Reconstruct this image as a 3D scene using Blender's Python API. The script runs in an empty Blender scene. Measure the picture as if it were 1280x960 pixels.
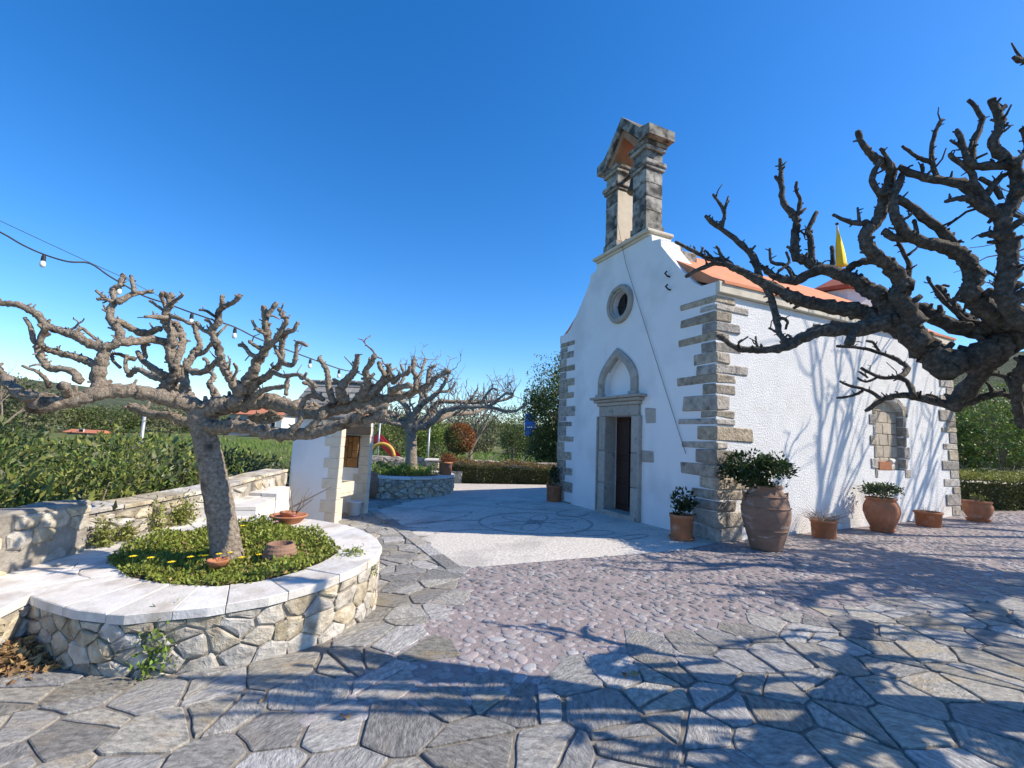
import bpy, bmesh, math, random
import numpy as np
from mathutils import Vector, Matrix
R = math.radians
rng = random.Random(7)
nrg = np.random.default_rng(11)
scene = bpy.context.scene
COL = scene.collection

# ------------------------------------------------------------------ camera
F, PIT, ROL, H, TH = 576.9, .1148, .044, 1.5, .4245
cam = bpy.data.cameras.new('camera')
cam.sensor_width = 36.0
cam.lens = 36.0 * F / 1280.0
cam.clip_end = 3000
cam.clip_start = .05
cam_o = bpy.data.objects.new('camera', cam)
COL.objects.link(cam_o)
cp, sp = math.cos(PIT), math.sin(PIT)
fw = Vector((0, cp, sp)); up0 = Vector((0, -sp, cp)); rt0 = Vector((1, 0, 0))
c_, s_ = math.cos(ROL), math.sin(ROL)
rt = rt0 * c_ + up0 * s_
up = up0 * c_ - rt0 * s_
cam_o.matrix_world = Matrix(((rt.x, up.x, -fw.x, 0), (rt.y, up.y, -fw.y, 0), (rt.z, up.z, -fw.z, H), (0, 0, 0, 1)))
scene.camera = cam_o

# ------------------------------------------------------------------ light
SUN_AZ, SUN_EL = R(-6), R(40)          # direction to the sun, counted from +X
world = bpy.data.worlds.new('World')
scene.world = world
world.use_nodes = True
wn = world.node_tree
bg = wn.nodes['Background']
sky = wn.nodes.new('ShaderNodeTexSky')
sky.sky_type = 'NISHITA'
sky.sun_disc = False
sky.sun_elevation = SUN_EL
sky.sun_rotation = math.pi / 2 - SUN_AZ
sky.altitude = 0
sky.air_density = 1.0
sky.dust_density = 0.3
sky.ozone_density = 5.0
hsv = wn.nodes.new('ShaderNodeHueSaturation')      # the deep clear blue of that day, all over the sky
hsv.inputs['Saturation'].default_value = 1.29
hsv.inputs['Hue'].default_value = .505
wn.links.new(sky.outputs[0], hsv.inputs['Color'])
wn.links.new(hsv.outputs[0], bg.inputs[0])
bg.inputs[1].default_value = 0.15
sl = bpy.data.lights.new('sun', 'SUN')
sl.energy = 4.7
sl.angle = R(.53)
sl.color = (1.0, .885, .73)
so = bpy.data.objects.new('sun', sl)
COL.objects.link(so)
tos = Vector((math.cos(SUN_AZ) * math.cos(SUN_EL), math.sin(SUN_AZ) * math.cos(SUN_EL), math.sin(SUN_EL)))
so.rotation_euler = (-tos).to_track_quat('-Z', 'Y').to_euler()
so.location = (10, -3, 12)
vs = scene.view_settings
vs.view_transform = 'Standard'
vs.look = 'None'
vs.gamma = 1
vs.use_curve_mapping = False
vs.exposure = 0.62

# ------------------------------------------------------------------ pixel geometry (photo of 1280x960)
K = H / 1.7
side = np.array([math.cos(TH), math.sin(TH), 0]); fac = np.array([-math.sin(TH), math.cos(TH), 0])
N = np.array([3.7486 * K, 8.4088 * K, 0])
GS, GF = .2223 / 8.4136, -.0513 / 5.6192
GX, GY = GS * side[0] + GF * fac[0], GS * side[1] + GF * fac[1]
G0 = -(GX * N[0] + GY * N[1])
O = np.array([0, 0, H])
def gz(x, y): return G0 + GX * x + GY * y          # the gently sloping yard
def ray(px, py):
    u = (px - 640) / F; v = -(py - 480) / F
    u, v = c_ * u - s_ * v, s_ * u + c_ * v
    return np.array([u, cp - sp * v, sp + cp * v])
def g(px, py, dz=0):
    d = ray(px, py); t = (G0 + dz - H) / (d[2] - GX * d[0] - GY * d[1]); return O + t * d
def atY(px, py, Y):
    d = ray(px, py); return O + d * (Y / d[1])
CK = .06
def capz(x, y): return .24 + CK * ((x + 2.4) + (y - 3.3))   # top of the round planter and its terrace
def cap(px, py):
    d = ray(px, py); c = .24 + CK * (2.4 - 3.3); t = (c - H) / (d[2] - CK * d[0] - CK * d[1]); return O + t * d
def proj(P):
    x, y, z = P[0], P[1], P[2] - H
    f = cp * y + sp * z; v = -sp * y + cp * z
    if f < .05: return (-9999, -9999)
    u, v = x / f, v / f
    u, v = c_ * u + s_ * v, -s_ * u + c_ * v
    return (640 + F * u, 480 - F * v)

# ------------------------------------------------------------------ materials
def nd(nt, t, **k):
    n = nt.nodes.new(t)
    for a, b in k.items(): setattr(n, a, b)
    return n
def mat(name, cols, scale=6, rough=.85, bump=.3, bscale=40, detail=6, objvar=0, huevar=0, attr=None, trans=0, spec=.3, second=None, metal=0, bdist=.02, vor=None, stretch=None):
    m = bpy.data.materials.new(name); m.use_nodes = True
    nt = m.node_tree; p = nt.nodes['Principled BSDF']; L = nt.links.new
    p.inputs['Roughness'].default_value = rough
    p.inputs['Specular IOR Level'].default_value = spec
    p.inputs['Metallic'].default_value = metal
    tc = nd(nt, 'ShaderNodeTexCoord')
    vec = tc.outputs['Object']
    if stretch and objvar:                     # the grain runs its own way on every piece
        o2 = nd(nt, 'ShaderNodeObjectInfo'); ml = nd(nt, 'ShaderNodeMath', operation='MULTIPLY'); ml.inputs[1].default_value = 47
        L(o2.outputs['Random'], ml.inputs[0]); vr = nd(nt, 'ShaderNodeVectorRotate', rotation_type='Z_AXIS')
        L(vec, vr.inputs['Vector']); L(ml.outputs[0], vr.inputs['Angle']); vec = vr.outputs[0]
    if stretch:
        mp = nd(nt, 'ShaderNodeMapping'); mp.inputs['Scale'].default_value = stretch
        L(vec, mp.inputs[0]); vec = mp.outputs[0]
    oi = nd(nt, 'ShaderNodeObjectInfo')
    if objvar or huevar:                       # shift the pattern from piece to piece
        va = nd(nt, 'ShaderNodeVectorMath', operation='ADD')
        sc = nd(nt, 'ShaderNodeVectorMath', operation='SCALE')
        cx = nd(nt, 'ShaderNodeCombineXYZ')
        for i in range(3): L(oi.outputs['Random'], cx.inputs[i])
        L(cx.outputs[0], sc.inputs[0]); sc.inputs['Scale'].default_value = 37
        L(vec, va.inputs[0]); L(sc.outputs[0], va.inputs[1]); vec = va.outputs[0]
    n1 = nd(nt, 'ShaderNodeTexNoise'); n1.inputs['Scale'].default_value = scale; n1.inputs['Detail'].default_value = detail; n1.inputs['Roughness'].default_value = .62
    L(vec, n1.inputs['Vector'])
    cr = nd(nt, 'ShaderNodeValToRGB')
    el = cr.color_ramp.elements
    n = len(cols)
    for i in range(n - 2): el.new(.5)
    for i, c in enumerate(cols):
        el[i].position = .30 + .40 * i / max(1, n - 1); el[i].color = (*c, 1)
    L(n1.outputs['Fac'], cr.inputs[0])
    col = cr.outputs[0]
    if second:                                  # stains with a shape of their own
        c2, s2, lo, hi = second
        n2 = nd(nt, 'ShaderNodeTexNoise'); n2.inputs['Scale'].default_value = s2; n2.inputs['Detail'].default_value = 8
        L(vec, n2.inputs['Vector'])
        mr = nd(nt, 'ShaderNodeMapRange'); mr.inputs[1].default_value = lo; mr.inputs[2].default_value = hi
        L(n2.outputs['Fac'], mr.inputs[0])
        mx = nd(nt, 'ShaderNodeMix', data_type='RGBA'); L(mr.outputs[0], mx.inputs[0]); L(col, mx.inputs[6]); mx.inputs[7].default_value = (*c2, 1); col = mx.outputs[2]
    if objvar or huevar:
        hs = nd(nt, 'ShaderNodeHueSaturation')
        a = nd(nt, 'ShaderNodeMapRange'); a.inputs[3].default_value = 1 - objvar; a.inputs[4].default_value = 1 + objvar; L(oi.outputs['Random'], a.inputs[0]); L(a.outputs[0], hs.inputs['Value'])
        if huevar:
            w = nd(nt, 'ShaderNodeMath', operation='MULTIPLY'); w.inputs[1].default_value = 7.31; L(oi.outputs['Random'], w.inputs[0])
            fr = nd(nt, 'ShaderNodeMath', operation='FRACT'); L(w.outputs[0], fr.inputs[0])
            b = nd(nt, 'ShaderNodeMapRange'); b.inputs[3].default_value = 1 - huevar; b.inputs[4].default_value = 1 + huevar; L(fr.outputs[0], b.inputs[0]); L(b.outputs[0], hs.inputs['Saturation'])
        L(col, hs.inputs['Color']); col = hs.outputs[0]
    if attr:
        at = nd(nt, 'ShaderNodeAttribute', attribute_name='rnd')
        hs = nd(nt, 'ShaderNodeHueSaturation')
        a = nd(nt, 'ShaderNodeMapRange'); a.inputs[3].default_value = 1 - attr; a.inputs[4].default_value = 1 + attr; L(at.outputs['Fac'], a.inputs[0]); L(a.outputs[0], hs.inputs['Value'])
        b = nd(nt, 'ShaderNodeMapRange'); b.inputs[3].default_value = .485; b.inputs[4].default_value = .515; L(at.outputs['Fac'], b.inputs[0]); L(b.outputs[0], hs.inputs['Hue'])
        L(col, hs.inputs['Color']); col = hs.outputs[0]
    L(col, p.inputs['Base Color'])
    if bump:
        bp = nd(nt, 'ShaderNodeBump'); bp.inputs['Strength'].default_value = bump; bp.inputs['Distance'].default_value = bdist
        if vor:
            nb = nd(nt, 'ShaderNodeTexVoronoi'); nb.inputs['Scale'].default_value = vor; L(vec, nb.inputs['Vector'])
            inv = nd(nt, 'ShaderNodeMath', operation='SUBTRACT'); inv.inputs[0].default_value = 1; L(nb.outputs['Distance'], inv.inputs[1]); L(inv.outputs[0], bp.inputs['Height'])
        else:
            nb = nd(nt, 'ShaderNodeTexNoise'); nb.inputs['Scale'].default_value = bscale; nb.inputs['Detail'].default_value = 8; nb.inputs['Roughness'].default_value = .65
            L(vec, nb.inputs['Vector']); L(nb.outputs['Fac'], bp.inputs['Height'])
        L(bp.outputs[0], p.inputs['Normal'])
    if trans:
        tr = nd(nt, 'ShaderNodeBsdfTranslucent'); ms = nd(nt, 'ShaderNodeMixShader'); ms.inputs[0].default_value = trans
        L(col, tr.inputs['Color']); L(p.outputs[0], ms.inputs[1]); L(tr.outputs[0], ms.inputs[2])
        L(ms.outputs[0], nt.nodes['Material Output'].inputs[0])
    return m
M = {}
M['flag'] = mat('flagstone', [(.15, .147, .136), (.30, .29, .265), (.47, .45, .405)], 17, .7, 1.0, 26, detail=14, objvar=.32, huevar=.7, spec=.3, bdist=.02, stretch=(1, 2.2, 1), second=((.36, .31, .235), 2.6, .56, .76))
M['mortar'] = mat('mortar', [(.15, .137, .118), (.27, .245, .21)], 14, .95, .5, 60)
M['pink'] = mat('pink_mortar', [(.23, .195, .19), (.33, .28, .27)], 9, .95, .5, 60, second=((.25, .21, .2), 1.3, .5, .75))
M['cobble'] = mat('cobble', [(.19, .18, .18), (.31, .285, .28), (.44, .40, .385)], 6, .55, .2, 40, objvar=.25, huevar=.8, spec=.4, attr=.3)
M['mosaic'] = mat('mosaic_pebbles', [(.42, .39, .345), (.55, .52, .465), (.64, .61, .555)], 20, .8, .5, 60, vor=24, bdist=.012, second=((.36, .34, .31), 1.1, .52, .72))
M['mosaic_dark'] = mat('mosaic_dark_pebbles', [(.15, .15, .15), (.33, .32, .31), (.60, .57, .52)], 34, .8, .5, 60, vor=24, bdist=.012)
M['plaza'] = mat('plaza_paving', [(.42, .39, .36), (.56, .53, .49)], 7, .85, .4, 40)
M['white_smooth'] = mat('whitewash', [(.70, .72, .735), (.76, .775, .785)], 1.2, .9, .3, 9, bdist=.02, second=((.56, .58, .585), 1.1, .52, .80))
M['white_rough'] = mat('rough_whitewash', [(.72, .72, .71), (.82, .82, .81)], 3, .95, .9, 34, bdist=.03, second=((.66, .63, .58), 1.2, .62, .8))
M['quoin'] = mat('quoin_stone', [(.24, .21, .17), (.39, .345, .285), (.52, .47, .395)], 9, .92, 1.0, 24, detail=12, objvar=.24, huevar=.5, bdist=.045, second=((.15, .135, .115), 6, .56, .72))
M['block'] = mat('belfry_stone', [(.17, .16, .14), (.34, .32, .28), (.44, .415, .37)], 8, .92, .7, 30, objvar=.25, huevar=.3, bdist=.02, second=((.07, .067, .063), 4.5, .44, .62))
M['dress'] = mat('dressed_stone', [(.30, .28, .245), (.44, .41, .36)], 6, .85, .4, 40, objvar=.12, second=((.17, .16, .15), 6, .58, .75))
M['cream'] = mat('cream_cornice', [(.56, .50, .39), (.66, .60, .49)], 5, .9, .3, 40, second=((.42, .38, .30), 3, .58, .8))
M['cream_block'] = mat('tan_block_stone', [(.36, .31, .24), (.50, .44, .355)], 8, .92, .6, 30, objvar=.14, bdist=.02, second=((.26, .22, .17), 6, .58, .74))
M['roof'] = mat('terracotta_roof', [(.56, .20, .095), (.66, .27, .14)], 4, .85, .3, 30, second=((.48, .19, .11), 2, .55, .8))
M['redroof'] = mat('dark_red_roof', [(.30, .075, .045), (.40, .12, .07)], 5, .85, .3, 30)
M['wood'] = mat('door_wood', [(.030, .014, .010), (.055, .025, .017)], 5, .55, .3, 30, stretch=(9, 9, 1))
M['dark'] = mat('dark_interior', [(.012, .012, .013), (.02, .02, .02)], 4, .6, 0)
M['iron'] = mat('iron', [(.035, .033, .03), (.07, .06, .05)], 20, .5, .2, 60, metal=.6)
M['bronze'] = mat('bell_bronze', [(.05, .05, .04), (.10, .09, .06)], 10, .5, .2, 60, metal=.6)
M['cable'] = mat('cable', [(.05, .05, .055), (.09, .09, .09)], 20, .5, 0)
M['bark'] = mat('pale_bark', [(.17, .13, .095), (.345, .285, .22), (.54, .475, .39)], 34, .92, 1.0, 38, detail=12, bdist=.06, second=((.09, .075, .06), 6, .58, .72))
M['bark_shaded'] = mat('shaded_bark', [(.06, .053, .045), (.13, .115, .097), (.26, .235, .205)], 34, .92, 1.0, 38, detail=12, bdist=.06, second=((.06, .052, .045), 6, .56, .7))  # same bark made darker: backlighting and crown shade put into the colour
M['cut'] = mat('cut_wood', [(.05, .035, .025), (.14, .095, .06)], 18, .9, .4, 40)
M['twig'] = mat('twig', [(.16, .13, .10), (.27, .225, .18)], 12, .9, .3, 60)
M['rubble'] = mat('rubble_stone', [(.27, .235, .18), (.45, .405, .325), (.60, .56, .48)], 8, .92, .8, 16, objvar=.2, huevar=.5, bdist=.03, second=((.20, .175, .14), 7, .56, .72))
M['rubble_mortar'] = mat('rubble_mortar', [(.30, .265, .21), (.48, .435, .36)], 9, .96, .9, 22, bdist=.03, second=((.08, .075, .065), 5, .55, .7))
M['wall_mortar'] = mat('wall_render', [(.24, .215, .18), (.40, .37, .32)], 6, .96, .9, 16, bdist=.04, second=((.14, .125, .105), 5, .55, .72))
M['cap'] = mat('cap_slab', [(.56, .54, .50), (.70, .675, .63)], 9, .85, .6, 26, detail=12, objvar=.1, huevar=.4, bdist=.012, second=((.42, .375, .32), 4, .50, .74))
M['terracotta'] = mat('terracotta', [(.34, .135, .065), (.46, .20, .105)], 7, .85, .3, 40, objvar=.15, second=((.52, .36, .27), 5, .6, .8))
M['pithos'] = mat('old_terracotta', [(.22, .13, .09), (.31, .19, .135)], 5, .9, .5, 26, stretch=(1, 1, 2.2), second=((.50, .42, .37), 4, .60, .70))
M['soil'] = mat('soil', [(.06, .045, .03), (.13, .10, .065)], 14, 1, .8, 40)
M['grass'] = mat('grass_field', [(.06, .09, .024), (.10, .145, .034), (.17, .18, .06)], .35, .95, .8, 6, detail=10, bdist=.2, second=((.17, .145, .07), .12, .48, .66))
M['hill'] = mat('hill_scrub', [(.03, .05, .022), (.075, .09, .045), (.13, .13, .075)], .12, 1, 1, .5, detail=12, bdist=2)
def leaf(name, cols, sc=2.5, var=.35, trans=.25, rough=.5): return mat(name, cols, sc, rough, 0, attr=var, trans=trans, spec=.35)
M['leaf_shrub'] = leaf('leaf_dark_shrub', [(.06, .095, .028), (.125, .165, .055)], rough=.38)
M['leaf_weed'] = leaf('leaf_weed', [(.17, .20, .035), (.30, .30, .085)])
M['leaf_tree'] = leaf('leaf_tree', [(.055, .085, .022), (.105, .14, .036)])
M['leaf_tree2'] = leaf('leaf_tree_light', [(.10, .125, .035), (.18, .20, .065)])
M['leaf_olive'] = leaf('leaf_grey_green', [(.10, .11, .06), (.17, .175, .10)])
M['leaf_hedge'] = leaf('leaf_hedge', [(.045, .06, .018), (.09, .10, .03)])
M['leaf_hedgetip'] = leaf('leaf_hedge_tip', [(.14, .10, .035), (.22, .15, .05)])
M['leaf_red'] = leaf('leaf_red', [(.20, .065, .025), (.33, .13, .04)])
M['leaf_cover'] = leaf('leaf_ground_cover', [(.16, .21, .03), (.29, .32, .065)], 5)
M['leaf_pot'] = leaf('leaf_pot', [(.02, .04, .012), (.045, .075, .02)])
M['leaf_bright'] = leaf('leaf_bright', [(.12, .20, .03), (.20, .28, .06)])
M['yellow'] = mat('yellow_petal', [(.75, .55, .01), (.85, .66, .03)], 9, .6, 0)
M['pinkp'] = mat('pink_petal', [(.60, .22, .50), (.75, .40, .65)], 9, .6, 0)
M['dry'] = mat('dry_leaf', [(.20, .12, .05), (.36, .24, .12)], 9, .9, .2, attr=.4)
M['flagcloth'] = mat('yellow_cloth', [(.75, .52, .02), (.85, .62, .05)], 5, .8, .2, 20)
M['metal'] = mat('galvanised', [(.36, .38, .39), (.48, .50, .51)], 8, .45, 0, metal=.4)
M['brownpanel'] = mat('brown_panel', [(.26, .12, .04), (.40, .20, .075)], 12, .7, .3, 40, objvar=.3)
M['plastic'] = mat('white_plastic', [(.68, .70, .71), (.74, .75, .76)], 4, .45, 0)
M['slate'] = mat('grey_roof_slab', [(.20, .19, .17), (.31, .295, .265)], 7, .92, .6, 25, objvar=.2, bdist=.02)
M['slidered'] = mat('slide_red', [(.42, .03, .035), (.50, .05, .05)], 3, .4, 0)
M['slideyel'] = mat('slide_yellow', [(.62, .36, .06), (.70, .42, .10)], 3, .45, 0)
M['bluesign'] = mat('blue_sign', [(.01, .07, .33), (.015, .09, .38)], 1, .4, 0)
M['signwhite'] = mat('sign_white', [(.6, .68, .75), (.65, .72, .8)], 1, .5, 0)
M['house'] = mat('house_plaster', [(.62, .60, .56), (.72, .70, .66)], 1.5, .9, .2)
M['housegrey'] = mat('grey_plaster', [(.30, .29, .27), (.38, .37, .35)], 1.5, .9, .2)
M['tile'] = mat('clay_tile', [(.42, .15, .08), (.52, .21, .12)], 4, .85, .3)
M['glass'] = mat('bulb_glass', [(.70, .72, .74), (.8, .8, .8)], 3, .15, 0, spec=.6)
M['black'] = mat('black_plastic', [(.02, .02, .021), (.03, .03, .03)], 3, .5, 0)
M['brick'] = mat('orange_brick', [(.30, .16, .09), (.42, .24, .15)], 8, .9, .3, 40)

# ------------------------------------------------------------------ mesh helpers
def link(name, me, parent=None):
    o = bpy.data.objects.new(name, me); COL.objects.link(o)
    if parent is not None: o.parent = parent
    return o
def mk(name, V, Fc, m, parent=None, smooth=False, org=None):
    """one mesh object; V in the parent's frame (world when no parent); org shifts its origin"""
    V = np.asarray(V, float)
    if org is not None: V = V - np.asarray(org, float)
    me = bpy.data.meshes.new(name)
    me.from_pydata(V.tolist(), [], [list(map(int, f)) for f in Fc])
    me.materials.append(M[m])
    if smooth: me.polygons.foreach_set('use_smooth', [True] * len(me.polygons))
    me.update()
    o = link(name, me, parent)
    if org is not None: o.location = org
    return o
def thing(name, label, cat, loc=(0, 0, 0), rotz=0, group=None):
    o = bpy.data.objects.new(name, None); COL.objects.link(o)
    o.empty_display_size = .2
    o.location = loc; o.rotation_euler = (0, 0, rotz)
    return tag(o, label, cat, group)
def tag(o, label, cat, group=None, kind=None):
    if label: o['label'] = label
    if cat: o['category'] = cat
    if group: o['group'] = group
    if kind: o['kind'] = kind
    return o
def struct(o): o['kind'] = 'structure'; return o
class MB:
    def __init__(s): s.V = []; s.F = []
    def add(s, V, Fc):
        b = len(s.V); s.V.extend([tuple(v) for v in V]); s.F.extend([[b + i for i in f] for f in Fc]); return s
    def box(s, x0, x1, y0, y1, z0, z1): return s.add(*boxvf(x0, x1, y0, y1, z0, z1))
    def tube(s, pts, rad, n=8, **k): return s.add(*tube(pts, rad, n, **k))
    def build(s, name, m, parent=None, smooth=False, org=None): return mk(name, s.V, s.F, m, parent, smooth, org)
def boxvf(x0, x1, y0, y1, z0, z1):
    V = [(x, y, z) for x in (x0, x1) for y in (y0, y1) for z in (z0, z1)]
    return V, [(0, 1, 3, 2), (4, 6, 7, 5), (0, 4, 5, 1), (2, 3, 7, 6), (0, 2, 6, 4), (1, 5, 7, 3)]
def chamfer(x0, x1, y0, y1, z0, z1, ch=.012, jit=0):
    """box with cut edges and slightly uneven corners (24 vertices)"""
    lo = (x0, y0, z0); hi = (x1, y1, z1); V = []; idx = {}
    for i in (0, 1):
        for j in (0, 1):
            for k in (0, 1):
                b = (i, j, k); j3 = [rng.uniform(-jit, jit) for _ in range(3)]
                for ax in range(3):
                    p = []
                    for a in range(3):
                        q = (hi if b[a] else lo)[a]
                        if a != ax: q += (-ch if b[a] else ch)
                        p.append(q + j3[a])
                    idx[(b, ax)] = len(V); V.append(p)
    Fc = []
    for ax in range(3):
        a, b = [q for q in range(3) if q != ax]
        for s in (0, 1):
            loop = []
            for (u, v) in ((0, 0), (1, 0), (1, 1), (0, 1)):
                t = [0, 0, 0]; t[ax] = s; t[a] = u; t[b] = v; loop.append(idx[(tuple(t), ax)])
            flip = (s == 0) ^ (ax == 1)
            Fc.append(loop[::-1] if flip else loop)
    for ax in range(3):                       # edges parallel to ax
        a, b = [q for q in range(3) if q != ax]
        for u in (0, 1):
            for v in (0, 1):
                t0 = [0, 0, 0]; t0[a] = u; t0[b] = v; t1 = list(t0); t1[ax] = 1
                Fc.append([idx[(tuple(t0), a)], idx[(tuple(t1), a)], idx[(tuple(t1), b)], idx[(tuple(t0), b)]])
    for i in (0, 1):
        for j in (0, 1):
            for k in (0, 1): Fc.append([idx[((i, j, k), q)] for q in range(3)])
    return V, Fc
def fixn(o):
    bm = bmesh.new(); bm.from_mesh(o.data); bmesh.ops.recalc_face_normals(bm, faces=bm.faces); bm.to_mesh(o.data); bm.free(); return o
def tube(pts, rad, n=8, cap=True, knob=0, seed=None):
    P = np.asarray(pts, float); m = len(P)
    rad = np.full(m, rad) if np.isscalar(rad) else np.asarray(rad, float)
    T = np.gradient(P, axis=0); T /= np.linalg.norm(T, axis=1)[:, None] + 1e-9
    u = np.cross(T[0], (0, 0, 1.0))
    if np.linalg.norm(u) < .1: u = np.cross(T[0], (1.0, 0, 0))
    u /= np.linalg.norm(u)
    a = np.arange(n) * 2 * math.pi / n
    V = np.zeros((m, n, 3))
    for i in range(m):
        u = u - T[i] * (u @ T[i]); u /= np.linalg.norm(u) + 1e-9
        v = np.cross(T[i], u)
        r = rad[i] * (1 + (nrg.normal(0, knob, n) if knob else 0))
        V[i] = P[i] + (np.cos(a) * r)[:, None] * u + (np.sin(a) * r)[:, None] * v
    Fc = []
    for i in range(m - 1):
        for j in range(n):
            k = (j + 1) % n
            Fc.append((i * n + j, i * n + k, (i + 1) * n + k, (i + 1) * n + j))
    if cap: Fc.append(tuple(range(n))[::-1]); Fc.append(tuple((m - 1) * n + j for j in range(n)))
    return V.reshape(-1, 3), Fc
def lathe(prof, n=24, wob=0):
    """prof: list of (r, z); closed at ends that have r = 0"""
    V = []; Fc = []
    for (r, z) in prof:
        for j in range(n):
            a = 2 * math.pi * j / n; q = r * (1 + wob * math.sin(3 * a + z * 9))
            V.append((q * math.cos(a), q * math.sin(a), z))
    for i in range(len(prof) - 1):
        for j in range(n):
            k = (j + 1) % n; Fc.append((i * n + j, i * n + k, (i + 1) * n + k, (i + 1) * n + j))
    Fc.append(tuple(range(n))[::-1]); Fc.append(tuple((len(prof) - 1) * n + j for j in range(n)))
    return V, Fc
def poly_area(P):
    P = np.asarray(P); x, y = P[:, 0], P[:, 1]
    return .5 * np.sum(x * np.roll(y, -1) - y * np.roll(x, -1))
def clip(poly, p, nrm):
    out = []; n = len(poly)
    for i in range(n):
        a, b = poly[i], poly[(i + 1) % n]
        da = (a[0] - p[0]) * nrm[0] + (a[1] - p[1]) * nrm[1]; db = (b[0] - p[0]) * nrm[0] + (b[1] - p[1]) * nrm[1]
        if da <= 0: out.append(a)
        if da * db < 0:
            t = da / (da - db); out.append((a[0] + t * (b[0] - a[0]), a[1] + t * (b[1] - a[1])))
    return out
def inside(poly, x, y):
    c = False; n = len(poly); j = n - 1
    for i in range(n):
        xi, yi = poly[i][:2]; xj, yj = poly[j][:2]
        if (yi > y) != (yj > y) and x < (xj - xi) * (y - yi) / (yj - yi) + xi: c = not c
        j = i
    return c
def inset(poly, d):
    """shrink a convex polygon by d"""
    n = len(poly); out = list(poly)
    if poly_area(poly) < 0: poly = poly[::-1]
    for i in range(n):
        a, b = poly[i], poly[(i + 1) % n]
        ex, ey = b[0] - a[0], b[1] - a[1]; l = math.hypot(ex, ey)
        if l < 1e-6: continue
        nx, ny = ey / l, -ex / l
        out = clip(out, (a[0] - nx * d, a[1] - ny * d), (nx, ny))
        if len(out) < 3: return []
    return out
def chop(poly, f=.16):
    out = []; n = len(poly)
    for i in range(n):
        a, b = np.array(poly[i]), np.array(poly[(i + 1) % n])
        f1 = f * rng.uniform(.35, 1.3)
        out.append(tuple(a + (b - a) * f1)); out.append(tuple(b - (b - a) * f1))
    return out
def voronoi(pts, lim, reach):
    pts = np.asarray(pts); cells = []
    for i, p in enumerate(pts):
        poly = [(p[0] - lim, p[1] - lim), (p[0] + lim, p[1] - lim), (p[0] + lim, p[1] + lim), (p[0] - lim, p[1] + lim)]
        d = np.hypot(pts[:, 0] - p[0], pts[:, 1] - p[1])
        for j in np.argsort(d)[1:26]:
            if d[j] > reach or len(poly) < 3: break
            q = pts[j]; poly = clip(poly, ((p[0] + q[0]) / 2, (p[1] + q[1]) / 2), (q[0] - p[0], q[1] - p[1]))
        cells.append(poly)
    return cells
def dartpts(x0, x1, y0, y1, r, ok=lambda x, y: True, tries=30000, rv=0):
    cell = {}; out = []; cs = r * (1 + rv)
    for _ in range(tries):
        x, y = rng.uniform(x0, x1), rng.uniform(y0, y1)
        if not ok(x, y): continue
        k = (int(x // cs), int(y // cs)); rr = r * rng.uniform(1 - rv, 1 + rv); bad = False
        for a in (-1, 0, 1):
            for b in (-1, 0, 1):
                for q in cell.get((k[0] + a, k[1] + b), ()):
                    if math.hypot(q[0] - x, q[1] - y) < rr: bad = True
        if not bad: cell.setdefault(k, []).append((x, y)); out.append((x, y))
    return out
def slab2(poly, th, bev, dome=0):
    """flat piece: outline polygon (CCW), its thickness th, rounded upper edge; local z 0..th"""
    if poly_area(poly) < 0: poly = poly[::-1]
    n = len(poly); P = np.array(poly); c = P.mean(0)
    d = np.linalg.norm(P - c, axis=1)[:, None] + 1e-6
    I = P + (c - P) / d * np.minimum(bev, d * .5)
    V = [(*p, 0) for p in P] + [(*p, th - bev * .7) for p in P] + [(*p, th + dome * rng.uniform(-.3, .3)) for p in I] + [(*c, th + dome)]
    Fc = []
    for i in range(n):
        k = (i + 1) % n
        Fc += [(i, k, n + k, n + i), (n + i, n + k, 2 * n + k, 2 * n + i), (2 * n + i, 2 * n + k, 3 * n)]
    return np.array(V), Fc
def leaves(name, P, L, m, parent=None, wid=.45, out=None, flat=0, droop=0, org=None, fold=.12):
    """many small leaf faces: P (n,3) positions, L sizes; out: preferred direction of each"""
    P = np.asarray(P, float); n = len(P); L = np.broadcast_to(np.asarray(L, float), (n,))
    d = nrg.normal(size=(n, 3))
    if out is not None: d = d * .7 + out * 1.0
    d[:, 2] -= droop
    d[:, 2] *= (1 - flat)
    d /= np.linalg.norm(d, axis=1)[:, None] + 1e-9
    w = np.cross(d, nrg.normal(size=(n, 3))); w /= np.linalg.norm(w, axis=1)[:, None] + 1e-9
    if flat: w[:, 2] *= (1 - flat); w /= np.linalg.norm(w, axis=1)[:, None] + 1e-9
    nn = np.cross(d, w)
    l = L[:, None]
    V = np.stack([P, P + d * l * .45 + w * l * wid * .5 + nn * l * fold, P + d * l, P + d * l * .45 - w * l * wid * .5 + nn * l * fold], 1).reshape(-1, 3)
    if org is not None: V = V - np.asarray(org)
    me = bpy.data.meshes.new(name)
    me.vertices.add(4 * n); me.vertices.foreach_set('co', V.ravel())
    me.loops.add(4 * n); me.loops.foreach_set('vertex_index', np.arange(4 * n, dtype=np.int32))
    me.polygons.add(n); me.polygons.foreach_set('loop_start', np.arange(0, 4 * n, 4, dtype=np.int32))
    me.update(calc_edges=True)
    at = me.attributes.new('rnd', 'FLOAT', 'POINT'); at.data.foreach_set('value', np.repeat(nrg.random(n), 4).astype(np.float32))
    me.materials.append(M[m])
    o = link(name, me, parent)
    if org is not None: o.location = org
    return o
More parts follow.
